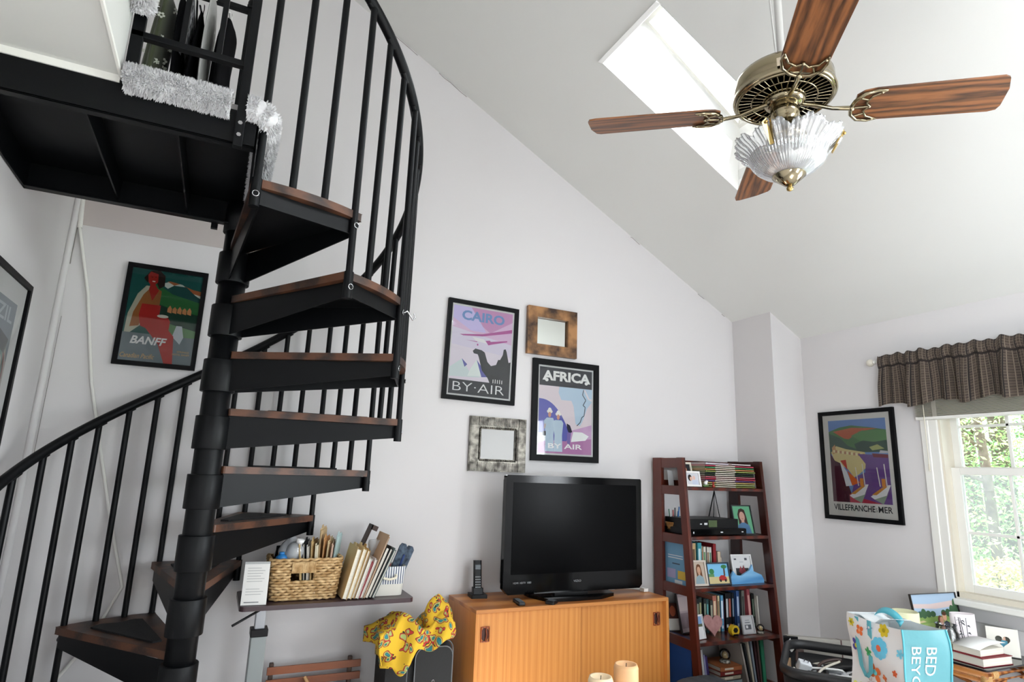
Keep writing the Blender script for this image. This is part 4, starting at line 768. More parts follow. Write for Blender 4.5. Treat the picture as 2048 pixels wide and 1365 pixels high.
# ---------------------------------------------------------------- overbed tray table with baskets
tt = empty('tray_table', 'wheeled tray table with dark brown top and grey metal column', 'table', (.55, 3.18, 0))
def RB_(m=None): b = MB(m); b.T = Matrix.Translation((-.55, -3.18, 0)); return b
def rrect(x0, y0, x1, y1, r, z, n=5):
    o = []
    for cx, cy, a in ((x1 - r, y0 + r, -90), (x1 - r, y1 - r, 0), (x0 + r, y1 - r, 90), (x0 + r, y0 + r, 180)):
        o += [(cx + r * cos(rad(a + 90 * i / n)), cy + r * sin(rad(a + 90 * i / n)), z) for i in range(n + 1)]
    return o
RB_(WENGE).prism(rrect(.165, 3.0, .938, 3.372, .025, .733), (0, 0, .020)).build('tabletop', tt, bevel=.004)
RB_(mat('satin_aluminium', 'a4a6aa', .45, metal=.6)).box(.245, 3.13, .60, .288, 3.17, .733).build('inner_column', tt, bevel=.004)
RB_(GREYM).box(.234, 3.118, .06, .300, 3.182, .60).build('outer_column', tt, bevel=.004)
RB_(BLKP).box(.230, 3.112, .60, .304, 3.188, .632).build('collar', tt, bevel=.003)
RB_(BLKP).tube([(.26, 3.06, .728), (.20, 3.02, .705), (.145, 2.98, .685)], .0055, 8).build('height_lever', tt)
RB_(GREYM).box(.20, 3.12, .05, .90, 3.18, .075).box(.22, 2.95, .05, .28, 3.36, .075).build('base', tt, bevel=.004)
for x, y in ((.25, 2.97), (.25, 3.34), (.88, 3.15), (.60, 3.15)):
    RB_(BLKP).tube([(x - .01, y, .025), (x + .01, y, .025)], .025, 14).build('caster', tt)
tz = .7535
b = MB(mat('card_white', 'dcdad6', .7)); b.T = Matrix.Rotation(rad(-9), 4, 'X'); b.box(-.052, 0, 0, .052, .012, .178).box(-.052, -.001, .168, .052, 0, .178, mat('card_grey', 'a9aaa8', .6))
for k in range(9): b.box(-.038, -.0008, .150 - k * .011 - (.02 if k > 5 else 0), .018 + .016 * ((k * 5) % 3) / 2, 0, .1525 - k * .011 - (.02 if k > 5 else 0), mat('ink_a8a8a6', 'a8a8a6', .8))
b.box(-.04, -.0008, .010, .02, 0, .013, mat('ink_55575a', '55575a', .8)); b.build('instruction_card', label='tall white printed card leaning on the left end of the tray', cat='card', loc=(.221, 3.022, tz + .001), rotz=rad(-4))
# woven seagrass basket
GRASS = mat('seagrass', 'a07c4c', .75, noise=(30, 'd2b384', 3)); GRASSD = mat('seagrass_inner', '7a5c36', .85)
e = empty('woven_basket', 'woven seagrass basket with handle hole, holding folders on the tray', 'basket', (.437, 3.155, tz))
def bask(z, w0=.140, w1=.160, d0=.085, d1=.098, r=.03, n=60):
    t = z / .185; w = w0 + (w1 - w0) * t; d = d0 + (d1 - d0) * t; P = rrect(-w, -d, w, d, r, z, 6); L = []; tot = 0; pts = [Vector(p) for p in P] + [Vector(P[0])]
    seg = [(pts[i + 1] - pts[i]).length for i in range(len(pts) - 1)]; T = sum(seg); out = []
    for k in range(n):
        s_ = T * k / n; i = 0
        while s_ > seg[i]: s_ -= seg[i]; i += 1
        out.append((pts[i].lerp(pts[i + 1], s_ / seg[i]), (pts[i + 1] - pts[i]).normalized()))
    return out
b = MB(GRASS)
for r in range(15):
    z_ = .008 + r * .0122; ring = bask(z_, n=96); path = []
    for k, (p, t) in enumerate(ring):
        nrm = Vector((t.y, -t.x, 0)); path.append(p + nrm * .0045 * (1 if (k // 2 + r) % 2 else -1) + Vector((0, 0, .0016 * sin(k * 1.7 + r * 2))))
    hole = 7 <= r <= 9
    if not hole: b.tube(path, .0066, 6, closed=True)
    else:
        seg = []
        for p in path + path[:1]:
            if abs(p.x + .015) < .048 and p.y < 0:
                if len(seg) > 2: b.tube(seg, .0066, 6)
                seg = []
            else: seg.append(p)
        if len(seg) > 2: b.tube(seg, .0066, 6)
for r in range(4): b.tube([(-.063 + .0, -.098 - .002, .128 + r * .0), ], .01) if False else None
for k in range(20):
    x = -.065 + k * .0053; b.tube([(x, -.101, .122), (x, -.106, .135), (x, -.108, .15), (x, -.106, .168)], .0034, 5)
b.build('woven_wall', e)
b = MB(GRASSD); ring0, ring1 = bask(.004, n=48), bask(.182, n=48); vs = []
b.add([p * .96 if False else Vector((p.x * .96, p.y * .95, .004)) for p, t in ring0], [tuple(range(48))]); 
for k in range(48):
    a, c = ring0[k][0], ring0[(k + 1) % 48][0]; a2, c2 = ring1[k][0], ring1[(k + 1) % 48][0]
    if (abs(a.x + .015) < .052 and a.y < 0) and (abs(c.x + .015) < .055):
        for lo, hi in ((0, .44), (.66, 1)): b.add([Vector((q.x * .965, q.y * .95, q.z)) for q in (a.lerp(a2, lo), c.lerp(c2, lo), c.lerp(c2, hi), a.lerp(a2, hi))], [(0, 1, 2, 3)])
    else: b.add([Vector((q.x * .965, q.y * .95, q.z)) for q in (a, c, c2, a2)], [(0, 1, 2, 3)])
b.build('lining', e)
MAN = ['d9c08e', 'e2cfa4', 'cdb07a', 'dcc79c', 'e6d8b8', 'c4a36c', 'd8bd8c']
def folder(label, x, y, z, h, d, c, rx=0, ry=0, rz=0, t=.006, tab=None, name='folder', cat='folder', group='folders in the woven basket', w=None, onlymesh=False):
    b = MB(mat('folder_' + c, c, .75)); b.box(0, -d / 2, 0, .0012, d / 2, h).box(t - .0012, -d / 2, 0, t, d / 2, h * .97)
    if t > .003: b.box(.0015, -d / 2 + .006, .002, t - .0015, d / 2 - .004, h * .95, PAGE)
    if tab is not None: b.prism([(0, -d / 2 + tab * d, h), (0, -d / 2 + tab * d + .06, h), (0, -d / 2 + tab * d + .052, h + .013), (0, -d / 2 + tab * d + .008, h + .013)], (.0012, 0, 0))
    o = b.build(name, label=label, cat=cat, group=group, loc=(x, y, z)); o.rotation_euler = (rx, ry, rz); return o
desc = ['tan folder at the left of the folders in the woven basket', 'black-sleeved folder in the woven basket, second from the left', 'white paper bundle in the woven basket', 'manila folder behind the white papers, upright in the basket', 'thick cream folder in the middle of the woven basket', 'manila folder with raised tab, tallest in the basket', 'orange-tinted folder in the basket', 'pale manila folder near the right of the basket', 'pinkish manila folder second from the right in the basket', 'pale blue-edged folder rightmost in the woven basket']
cc = ['cdb07a', '1b1b1d', 'd9d7d2', 'd2b27c', 'e8dfc4', 'b59a70', 'c9945c', 'dcc79c', 'd4b29c', 'a9c0c0']
for i in range(10):
    folder(desc[i], .445 + i * .0135, 3.15 + .006 * ((i * 3) % 4), tz + .012, .235 + .012 * ((i * 7) % 4) - (.03 if i in (1, 2) else 0) + (.03 if i == 5 else 0), .17, cc[i], ry=rad(-7 + i * 1.3), rz=rad(-18 + 2 * ((i * 5) % 5)), t=.010 if i in (1, 2, 4) else .005, tab=(.1, .4, .2)[i % 3])
# plastic bag and bottle shapes in the left of the basket
PLA = glass('cloudy_plastic', (.78, .82, .86), .18, .15, haze=.35, diffuse=True)
b = MB(PLA); rnd = random.Random(4)
b.grid(lambda u, v: ((.052 + .010 * sin(4 * v * pi + 5 * u * 2 * pi)) * cos(2 * pi * u) * sin(pi * min(.999, v * .9 + .1)) + .008 * sin(9 * v), (.045 + .008 * cos(7 * v * pi + 3 * u * 2 * pi)) * sin(2 * pi * u) * sin(pi * min(.999, v * .9 + .1)), .19 * v), 26, 16)
b.build('plastic_bag', label='crumpled clear plastic bag at the left of the woven basket', cat='bag', loc=(.362, 3.16, tz + .10))
e = empty('plastic_bottle', 'round cloudy plastic bottle tilted in the front left of the woven basket', 'bottle', (.366, 3.135, tz + .150)); e.rotation_euler = (rad(14), rad(18), 0)
MB(PLA).lathe([(.002, 0), (.036, .004), (.042, .03), (.042, .075), (.034, .096), (.016, .104), (.016, .112)], n=24).build('body', e); MB(WHT).lathe([(.018, .106), (.018, .124), (0, .124)], n=18).build('cap', e)
e = empty('pill_box', 'small bright blue container in the left front of the woven basket', 'container', (.325, 3.105, tz + .165)); MB(mat('bright_blue', '2a78b8', .4)).lathe([(.022, 0), (.026, .022), (.012, .034)], n=16).build('body', e); MB(mat('bright_blue')).lathe([(.012, .034), (.012, .044), (0, .044)], n=12).build('cap', e)
b = MB(BLKC); b.grid(lambda u, v: (.018 * cos(2 * pi * u) * (1 + .2 * sin(5 * v)), .012 * sin(2 * pi * u), .11 * v), 14, 6); b.build('eyeglass_case', label='black soft case sticking up at the left rear of the woven basket', cat='case', loc=(.318, 3.16, tz + .12))
# leaning papers between the baskets
ln = [('d2b582', 'leftmost manila folder leaning between the two baskets', .022, .235), ('dcc592', 'pale manila folder leaning second between the baskets', .018, .235), ('c9a468', 'darker manila folder leaning third between the baskets', .012, .228), ('e4e3e1', 'white spiral notebook leaning between the baskets', .014, .19), ('a8323c', 'red-edged booklet leaning between the baskets', .006, .17), ('e9e8e6', 'white catalogue leaning between the baskets', .010, .185), ('c9a98a', 'tan paper wallet sticking up highest between the baskets', .006, .30), ('141416', 'wide black ring binder leaning between the baskets', .016, .25), ('1d1f22', 'second black binder leaning against the first', .012, .245), ('7c8d8c', 'grey-green binder, last of the leaning row before the striped bin', .010, .24)]
xx = .600
for i, (c, l, t, h) in enumerate(ln):
    folder(l, xx, 3.12 + .004 * (i % 3), tz + .006, h, .2, c, ry=rad(13.5 + i * 1.1), t=t, tab=.3 if i < 3 else None, group='papers leaning between the baskets', name='binder' if i in (7, 8, 9) else ('notebook' if i in (3, 4, 5) else 'folder'), cat='folder'); xx += t / cos(rad(14)) + .0022
b = MB(mat('dark_brown_tab', '3a2620', .6)); b.T = Matrix.Rotation(rad(22), 4, 'Y'); b.box(0, -.03, 0, .006, .05, .335).box(0, -.03, .31, .034, .05, .335); b.build('document_wallet', label='dark brown document wallet poking above the leaning folders', cat='wallet', loc=(.640, 3.26, tz + .008))
# striped canvas bin
e = empty('canvas_bin', 'navy striped canvas storage bin with rope handle at the right of the tray', 'storage bin', (.822, 3.13, tz))
STR = bpy.data.materials.new('striped_canvas'); STR.use_nodes = True; nt = STR.node_tree; tc = nt.nodes.new('ShaderNodeTexCoord'); wv = nt.nodes.new('ShaderNodeTexWave'); wv.inputs['Scale'].default_value = 26; wv.inputs['Distortion'].default_value = 0
cr = nt.nodes.new('ShaderNodeValToRGB'); cr.color_ramp.elements[0].position = .25; cr.color_ramp.elements[1].position = .45; cr.color_ramp.elements[0].color = lin('3c4a66'); cr.color_ramp.elements[1].color = lin('dcdcda'); nt.links.new(tc.outputs['Object'], wv.inputs[0]); nt.links.new(wv.outputs[0], cr.inputs[0]); nt.links.new(cr.outputs[0], nt.nodes['Principled BSDF'].inputs['Base Color']); nt.nodes['Principled BSDF'].inputs['Roughness'].default_value = .9
CANV = mat('plain_canvas', 'd2cec4', .9)
def binp(z): t = z / .135; return rrect(-.078 - .012 * t, -.062 - .008 * t, .078 + .012 * t, .062 + .008 * t, .03, z, 5)
def skin(b, zs, m, sc=1.0):
    P = [binp(z) for z in zs]; n = len(P[0]); vs = [(p[0] * sc, p[1] * sc, p[2]) for R in P for p in R]
    b.add(vs, [(r * n + i, r * n + (i + 1) % n, (r + 1) * n + (i + 1) % n, (r + 1) * n + i) for r in range(len(zs) - 1) for i in range(n)], m, True)
b = MB(); skin(b, (.001, .03, .056), CANV); b.add([(p[0], p[1], .001) for p in binp(.001)], [tuple(range(24))], CANV); b.build('canvas_base', e)
b = MB(); skin(b, (.054, .09, .135), STR, 1.006); skin(b, (.135, .06, .01), CANV, .97); b.build('striped_wall', e)
b = MB(mat('rope', 'd8d0bc', .9, bump=(90, .5))); b.tube([(-.035, -.070, .098), (-.036, -.082, .095), (-.028, -.087, .086), (0, -.089, .080), (.028, -.087, .084), (.036, -.082, .092), (.035, -.070, .096)], .0058, 8); b.build('rope_handle', e)
e = empty('oven_mitt', 'dark blue patterned oven mitt sticking out of the striped bin', 'oven mitt', (.862, 3.14, tz + .04)); e.rotation_euler = (0, rad(20), rad(-10))
NAVY = mat('navy_pattern_cloth', '1d2634', .85, noise=(35, '5a6a7c', 3)); b = MB(NAVY)
for x in (-.034, .002): b.prism([(x, 0, 0), (x + .032, 0, 0), (x + .036, 0, .185), (x + .026, 0, .198), (x + .004, 0, .196), (x - .002, 0, .18)], (0, .028, 0))
b.build('mitt_body', e, bevel=.006); MB(mat('navy_plain', '22386a', .8)).box(-.004, -.004, 0, .006, .03, .15).build('trim', e, bevel=.002)
e = empty('hand_cream', 'white-capped clear bottle at the front left of the striped bin', 'bottle', (.775, 3.10, tz + .045)); MB(mat('grey_label', '6a7078', .5)).box(-.022, -.015, 0, .022, .015, .105).build('body', e, bevel=.006); MB(WHT).box(-.022, -.015, .105, .022, .015, .125).build('cap', e, bevel=.003)
b = MB(mat('red_foil', 'a8343c', .4)); b.ball((0, 0, 0), .02, n=10, sc=(1.1, .8, 1)); b.build('red_sachet', label='small red packet between the bottle and the oven mitt', cat='packet', loc=(.818, 3.10, tz + .145))
b = MB(mat('olive_cardboard', 'a39a5a', .8)); b.cbox((0, 0, 0), (.045, .012, .07), R=Matrix.Rotation(rad(25), 3, 'Y')); b.build('cardboard_packet', label='olive yellow packet behind the red one in the striped bin', cat='packet', loc=(.812, 3.15, tz + .185))
b = MB(PLA); b.grid(lambda u, v: (.04 * cos(2 * pi * u) * (1 + .15 * sin(9 * v)), .022 * sin(2 * pi * u) * (1 + .2 * cos(6 * v)), .15 * v), 20, 8); b.build('plastic_sleeve', label='clear bluish plastic sleeve standing at the back of the striped bin', cat='bag', loc=(.78, 3.17, tz + .10))
# slatted wooden rack below the tray
e = empty('slatted_chair', 'folded wooden slatted chair under the tray table', 'chair', (.56, 3.31, 0))
def WB(m=SLAT): b = MB(m); b.T = Matrix.Translation((-.56, -3.31, 0)); return b
for z_ in (.385, .33, .275, .22): WB().box(.335, 3.29, z_, .775, 3.302, z_ + .034).build('back_slat', e, bevel=.002)
for x in (.345, .715): WB(mat('dark_stile', '3a2418', .5)).box(x, 3.304, 0, x + .02, 3.33, .432).build('stile', e, bevel=.004)
WB(wood('pale_stick', '8a6238', 'b4895a', 3, (1, 1, .2))).tube([(.505, 3.27, .37), (.60, 3.2, .22), (.72, 3.12, .02)], .009, 8).build('brace', e)
for z_ in (.12, .16): WB().box(.345, 3.10, z_, .735, 3.30, z_ + .012).build('seat_slat', e, bevel=.002)

# suitcase with a printed cloth on top
e = empty('suitcase', 'black upright suitcase between the tray table and the sideboard', 'suitcase', (1.0, 3.14, 0))
def UB(m=None): b = MB(m); b.T = Matrix.Translation((-1.0, -3.14, 0)); return b
SUITC = mat('black_nylon', '17181a', .8, bump=(120, .3)); PIP = mat('grey_piping', '6a6d70', .5)
UB(SUITC).prism([(x, 3.06, z_) for x, _, z_ in [(p[0], 0, p[1]) for p in [(q[0], q[1]) for q in rrect(.84, .05, 1.17, .535, .05, 0)]]], (0, .20, 0)).build('shell', e, bevel=.012)
UB(SUITC).prism([(p[0], 3.035, p[1]) for p in rrect(.975, .09, 1.165, .515, .045, 0)], (0, .026, 0)).build('front_pocket', e, bevel=.008)
UB(PIP).tube([(p[0], 3.036, p[1]) for p in rrect(.975, .09, 1.165, .515, .045, 0)], .0028, 6, closed=True).tube([(p[0], 3.06, p[1]) for p in rrect(.945, .06, 1.175, .54, .05, 0)], .0026, 6, closed=True).build('piping', e)
UB(SUITC).prism([(p[0], 3.02, p[1]) for p in rrect(.82, .06, .94, .33, .04, 0)], (0, .05, 0)).build('side_pocket', e, bevel=.01)
UB(mat('suitcase_tag', '3c3f42', .4)).box(.862, 3.052, .46, .885, 3.058, .485).build('tag', e); UB(CHROME).tube([(1.07 + .006 * cos(q), 3.034, .36 + .009 * sin(q)) for q in [2 * pi * j / 10 for j in range(10)]], .0012, 5, closed=True).build('zip_pull', e)
for x in (.88, 1.13): UB(BLKP).tube([(x - .012, 3.2, .025), (x + .012, 3.2, .025)], .025, 12).build('wheel', e)
PAIS = bpy.data.materials.new('paisley_cloth'); PAIS.use_nodes = True; nt = PAIS.node_tree; n = nt.nodes; L = nt.links.new; tc = n.new('ShaderNodeTexCoord')
vo = n.new('ShaderNodeTexVoronoi'); vo.inputs['Scale'].default_value = 30; ns = n.new('ShaderNodeTexNoise'); ns.inputs['Scale'].default_value = 9; mxv = n.new('ShaderNodeMixRGB'); mxv.inputs[0].default_value = .12
L(tc.outputs['Object'], ns.inputs[0]); L(tc.outputs['Object'], mxv.inputs[1]); L(ns.outputs[1], mxv.inputs[2]); L(mxv.outputs[0], vo.inputs[0])
cr = n.new('ShaderNodeValToRGB'); cr.color_ramp.interpolation = 'CONSTANT'; el = cr.color_ramp.elements; el[0].position = 0; el[0].color = lin('2d7a86'); el[1].position = .22; el[1].color = lin('2a2420')
for p_, c_ in ((.26, '9fb06a'), (.38, 'b5342c'), (.46, '3a3024'), (.50, 'd9b02c')): q = el.new(p_); q.color = lin(c_)
L(vo.outputs['Distance'], cr.inputs[0]); L(cr.outputs[0], n['Principled BSDF'].inputs['Base Color']); n['Principled BSDF'].inputs['Roughness'].default_value = .9
b = MB(PAIS); rnd = random.Random(3)
def drape(u, v):
    x = .80 + .36 * u; y = 2.985 + .30 * v; ridge = .10 * math.exp(-((u - .35) / .28) ** 2) + .13 * math.exp(-((u - .86) / .13) ** 2) * (v > -1) + .035 * sin(9 * u + 5 * v) * sin(5 * v + 2)
    zz = .56 + ridge * (1 - .5 * v)
    if v < .35:
        hang = (.35 - v) / .35; lim = .145 * math.exp(-((u - .26) / .22) ** 2) + .05 * math.exp(-((u - .7) / .2) ** 2); zz = .565 + ridge * (1 - hang) - hang * lim; y = 3.03 - .02 * sin(14 * u + 3 * hang) - .015 * hang
    if u < .18: k = (.18 - u) / .18; x = .805 - .02 * sin(8 * v) ; zz -= .07 * k
    return (x + .008 * sin(11 * v), y, zz + .012 * sin(17 * u + 8 * v))
b.grid(drape, 44, 34); b.build('paisley_cloth', label='yellow floral paisley cloth heaped over the black suitcase', cat='cloth', solid=.006)
b = MB(PAIS); b.T = Matrix.Translation((1.10, 3.12, .62)); b.grid(lambda u, v: (.075 * cos(2 * pi * u) * sin(pi * v) * (1 + .12 * sin(3 * 2 * pi * u + 4 * v)), .07 * sin(2 * pi * u) * sin(pi * v), .11 * -cos(pi * v) * (1 + .1 * sin(4 * pi * u)) ), 30, 16)
b.build('paisley_cushion', label='matching yellow paisley bundle squeezed against the sideboard', cat='cushion')

# ---------------------------------------------------------------- rattan end table in the corner under the window
et = empty('rattan_end_table', 'rattan end table with dark glass top under the window', 'table', (3.52, 2.07, 0))
def EB(m=None): b = MB(m); b.T = Matrix.Translation((-3.52, -2.07, 0)); return b
ex0, ex1, ey0, ey1, ez = 3.285, 3.757, 1.772, 2.36, .551
EB(mat('smoked_glass', '1c1a1a', .08, spec=.6)).prism(rrect(ex0, ey0, ex1, ey1, .02, ez - .008), (0, 0, .008)).build('glass_top', et, bevel=.0015)
b = EB(RATTAN)
for r_, dz in ((.016, -.026), (.011, -.052)): b.tube([(ex0 + .01, ey0 + .01, ez + dz), (ex1 - .01, ey0 + .01, ez + dz), (ex1 - .01, ey1 - .01, ez + dz), (ex0 + .01, ey1 - .01, ez + dz)], r_, 10, closed=True)
b.build('cane_rim', et)
for x, y, sx, sy in ((ex0 + .02, ey0 + .02, 1, 1), (ex1 - .02, ey0 + .02, -1, 1), (ex0 + .02, ey1 - .02, 1, -1), (ex1 - .02, ey1 - .02, -1, -1)):
    EB(RATTAN).tube([(x, y, 0), (x, y, .25), (x, y, ez - .03)], .018, 12).build('leg', et)
    b = EB(RATTAN)
    for (ax, ay) in ((sx, 0), (0, sy)): b.tube([(x + ax * .015, y + ay * .015, ez - .17), (x + ax * .03, y + ay * .03, ez - .12), (x + ax * .07, y + ay * .07, ez - .075), (x + ax * .15, y + ay * .15, ez - .06)], .008, 8)
    b.build('curved_brace', et)
    b = EB(mat('cane_binding', 'c49a62', .6))
    for q in range(7): b.tube([(x + .021 * cos(t), y + .021 * sin(t), ez - .03 - q * .006) for t in [2 * pi * j / 14 for j in range(14)]], .0033, 5, closed=True)
    for q in range(6):
        for ax, ay in ((sx, 0), (0, sy)): c = Vector((x + ax * (.03 + q * .007), y + ay * (.03 + q * .007), ez - .027)); u = Vector((ay, ax, 0)); b.tube([c + u * .0195 * cos(t) + Vector((0, 0, .0195 * sin(t))) for t in [2 * pi * j / 12 for j in range(12)]], .003, 5, closed=True)
    b.build('cane_binding', et)
z = ez + .0006
def scenic(A):
    A.rect('9fb3c8', 0, .55, 1, 1).shape('c8b4b0', [(0, .82), (.4, .80), (1, .86), (1, .74), (.5, .70), (0, .74)]).shape('6d86a0', [(0, .64), (.15, .68), (.3, .62), (.3, .55), (0, .55)])
    A.rect('7f9a55', 0, 0, 1, .56).shape('93a866', [(0, .4), (1, .5), (1, .42), (0, .3)]).shape('c4b48c', [(.02, .47), (.18, .49), (.24, .46), (.1, .44)])
    for u, r in ((.05, .05), (.14, .06), (.22, .10), (.32, .07), (.42, .06), (.66, .07), (.76, .08), (.86, .13), (.95, .22)): A.disc('3c5a3e', u, .58 + r * .4, .06, r, 12)
    A.shape('2d3140', [(.55, .22), (.60, .42), (.68, .46), (.80, .38), (.86, .2), (.86, .1), (.56, .1)]).disc('6a4434', .55, .47, .055, .10).disc('d09a80', .575, .46, .042, .08).disc('d8a488', .655, .54, .045, .085).shape('d0a090', [(.52, .2), (.53, .38), (.62, .38), (.61, .2)]).disc('5a3a2a', .66, .60, .045, .04)
photo('large landscape photo of a couple on a green lawn, on the rattan table', (3.548, 2.11, z), .345, .255, '2e2c2c', rad(-5), fw=.004, bgc='9fb3c8', art=scenic, back=rad(9))
e = empty('flameless_candle', 'cream square-ish pillar candle with melted rim behind the shopping bag', 'candle', (3.27, 2.12, z)); IV = mat('ivory_wax', 'e0dfb8', .55)
MB(IV).lathe([(.058, 0), (.062, .01), (.063, .12), (.062, .182), (.056, .186), (.050, .164), (0, .160)], n=28, fn=lambda a, z_: 1 + .07 * abs(cos(2 * a)) ** 4 + (.02 * sin(3 * a) if z_ > .16 else 0)).build('wax_body', e); MB(BLKP).tube([(0, 0, .144), (.002, 0, .158)], .0012, 5).build('wick', e)
e = empty('jar_candle', 'glass jar candle with dark red label on the end table', 'candle', (3.372, 1.985, z))
MB(JARG).lathe([(.048, 0), (.053, .006), (.053, .108), (.044, .122), (.044, .140), (.048, .146), (.045, .146), (.041, .138), (.041, .122), (.050, .105), (.050, .008), (0, .006)], n=28, cap=False).build('glass_jar', e)
MB(mat('cream_wax', 'd8cbb0', .5)).lathe([(.0, .0085), (.0485, .0085), (.0485, .062), (0, .062)], n=24).build('wax', e)
b = MB(mat('dark_red_label', '3a1c1e', .6)); b.grid(lambda u, v: (.0536 * cos(rad(165 + 52 * u)), .0536 * sin(rad(165 + 52 * u)), .03 + .068 * v), 10, 1); b.m = mat('label_print', 'a86a5a', .6)
b.grid(lambda u, v: (.0539 * cos(rad(172 + 30 * u)), .0539 * sin(rad(172 + 30 * u)), .04 + .02 * v), 8, 1); b.build('label', e)
e = empty('bamboo_lantern', 'white oval paper lantern printed with bamboo stems on the end table', 'lantern', (3.525, 1.99, z), rad(-30)); PAPER = mat('lantern_paper', 'e6e2e8', .7, noise=(4, 'e8d8d6', 2))
MB(PAPER).grid(lambda u, v: (.062 * cos(2 * pi * u) * (1 - .08 * v), .034 * sin(2 * pi * u), .185 * v), 36, 4).build('paper_shade', e, solid=.0016)
b = MB(mat('bamboo_print', '2c2e34', .8)); rnd = random.Random(5)
def onsh(x, zz): x = max(-.056, min(.056, x)); return (x, -.034 * math.sqrt(max(0, 1 - (x / (.062 * (1 - .08 * zz / .185))) ** 2)) - .0012, zz)
for x0, dx, r in ((-.048, .008, .0011), (-.036, .014, .0018), (-.03, .018, .0013), (-.005, .004, .0013)):
    b.tube([onsh(x0 + dx * (1 - k / 6), .008 + k * .027) for k in range(7)], r, 5)
    for q in range(7):
        k = rnd.random(); c = onsh(x0 + dx * (1 - k), .01 + k * .15); dxx = rnd.choice((-1, 1)) * .012; b.add([c, onsh(c[0] + dxx, c[2] + .004), onsh(c[0] + dxx * 1.6, c[2] - .008)], [(0, 1, 2)])
b.build('bamboo_print', e)
# heart-window frame
e = empty('photo_frame', 'white square frame with a heart-shaped opening on the end table', 'photo frame', (3.655, 1.885, z), rad(-62)); Tm = Matrix.Rotation(rad(-14), 4, 'X')
hp = [(.030 * (16 * sin(q) ** 3) / 16, .068 + .029 * (13 * cos(q) - 5 * cos(2 * q) - 2 * cos(3 * q) - cos(4 * q)) / 16) for q in [2 * pi * j / 32 for j in range(32)]]
sq = []
for j in range(32):
    q = pi / 2 - 2 * pi * j / 32; s_ = max(abs(cos(q)), abs(sin(q))); sq.append((.064 * cos(q) / s_, .0645 + .0635 * sin(q) / s_))
b = MB(mat('white_ceramic', 'dcd8ce', .5)); b.T = Tm
for yy in (-.012, 0): b.add([(p[0], yy, p[1]) for p in hp] + [(p[0], yy, p[1]) for p in sq], [(i, (i + 1) % 32, 32 + (i + 1) % 32, 32 + i) for i in range(32)])
b.add([(p[0], yy, p[1]) for yy in (-.012, 0) for p in hp], [(i, (i + 1) % 32, 32 + (i + 1) % 32, 32 + i) for i in range(32)]); b.add([(p[0], yy, p[1]) for yy in (-.012, 0) for p in sq], [(i, (i + 1) % 32, 32 + (i + 1) % 32, 32 + i) for i in range(32)]); b.build('frame', e)
b = MB(); b.T = Tm; b.poly([(-.04, .03), (.04, .03), (.04, .105), (-.04, .105)], mat('ink_4a4a42', '4a4a42', .8), -.002).poly([(-.01, .035), (.02, .035), (.018, .07), (-.006, .072)], mat('ink_4a8aa0', '4a8aa0', .8), -.003).poly([(-.002, .072), (.012, .072), (.012, .088), (-.002, .088)], mat('ink_caa28e', 'caa28e', .8), -.0032); b.build('photograph', e)
MB(mat('white_ceramic')).tube([(0, .016, .08), (0, .06, .002)], .004, 6).build('strut', e)
# two books, the upper one half open
e = empty('closed_book', 'thick white-paged book with a dark red cover, bottom of the two on the end table', 'book', (3.312, 1.80, z), rad(-4)); RC = mat('dark_red_cover', '7a2028', .6)
MB(RC).box(0, 0, 0, .215, .145, .003).box(0, 0, .036, .215, .145, .039).box(0, .142, 0, .215, .145, .039).build('cover', e, bevel=.001); MB(PAGE).box(.004, .003, .003, .211, .142, .036).build('pages', e)
e = empty('open_book', 'book lying with its cover lifted open, on top of the red-covered book', 'book', (3.325, 1.815, z + .0396), rad(-2))
MB(RC).box(0, 0, 0, .185, .125, .003).build('cover', e); MB(PAGE).box(.003, .002, .003, .180, .124, .030).build('pages', e)
b = MB(WHT); b.grid(lambda u, v: (.0 + .205 * u, .002 + .124 * v, .0305 + .030 * u ** .8 - .012 * u * u + .004 * sin(3 * u)), 14, 2); b.build('lifted_page', e, solid=.0012)

# ---------------------------------------------------------------- shopping bag on an ottoman
ot = empty('ottoman', 'grey upholstered ottoman carrying the shopping bag', 'ottoman', (2.56, 1.66, 0)); OTM = mat('grey_upholstery', '6a6a6c', .9, bump=(90, .3))
MB(OTM).box(-.33, -.30, .08, .33, .30, .42).build('cushion', ot, bevel=.03)
for x in (-.27, .27):
    for y in (-.24, .24): MB(BLKP).tube([(x, y, 0), (x, y, .085)], .018, 10).build('leg', ot)
sb = empty('shopping_bag', 'white flower-print shopping bag with turquoise side and handles', 'bag', (2.42, 1.59, .4215), rad(-106.6))
BAGW = mat('bag_white', 'dfe2e3', .35, spec=.4, bump=(14, .35)); TURQ = mat('bag_turquoise', '5c979f', .35, spec=.4, bump=(16, .5)); TUR2 = mat('bag_turquoise_bright', '52acbc', .4)
PW, GW, BH = .285, .19, .405        # local: panel x -PW..0 at y=0, gusset from x=0 going +Y
def lean(x, y, zz): k = zz / BH; return (x + .010 * sin(6 * k + 20 * y) * k - .014 * (1 - k) * (x + PW > .14 and -1 or 1), y + .008 * sin(9 * k + 14 * x), zz + .008 * sin(13 * x) * k)
b = MB(BAGW); b.grid(lambda u, v: lean(-PW + PW * u, 0, BH * v), 16, 16); b.grid(lambda u, v: lean(-PW + PW * u, GW, BH * v), 12, 12).grid(lambda u, v: lean(-PW, GW * u, BH * v), 8, 12).box(-PW + .01, .01, 0, -.01, GW - .01, .003)
b.build('white_panel', sb)
b = MB(TURQ); b.grid(lambda u, v: lean(0.001, GW * u, BH * v), 10, 16); g_ = b.build('side_panel', sb)
b = MB(TUR2)
for y in (0, GW): b.tube([lean(.003, y, BH * k / 10) for k in range(11)], .0035, 5)
b.build('seam_binding', g_)
b = MB(mat('bag_lettering', 'e6eef0', .6)); Rm = Matrix.Rotation(rad(90), 4, 'Z')
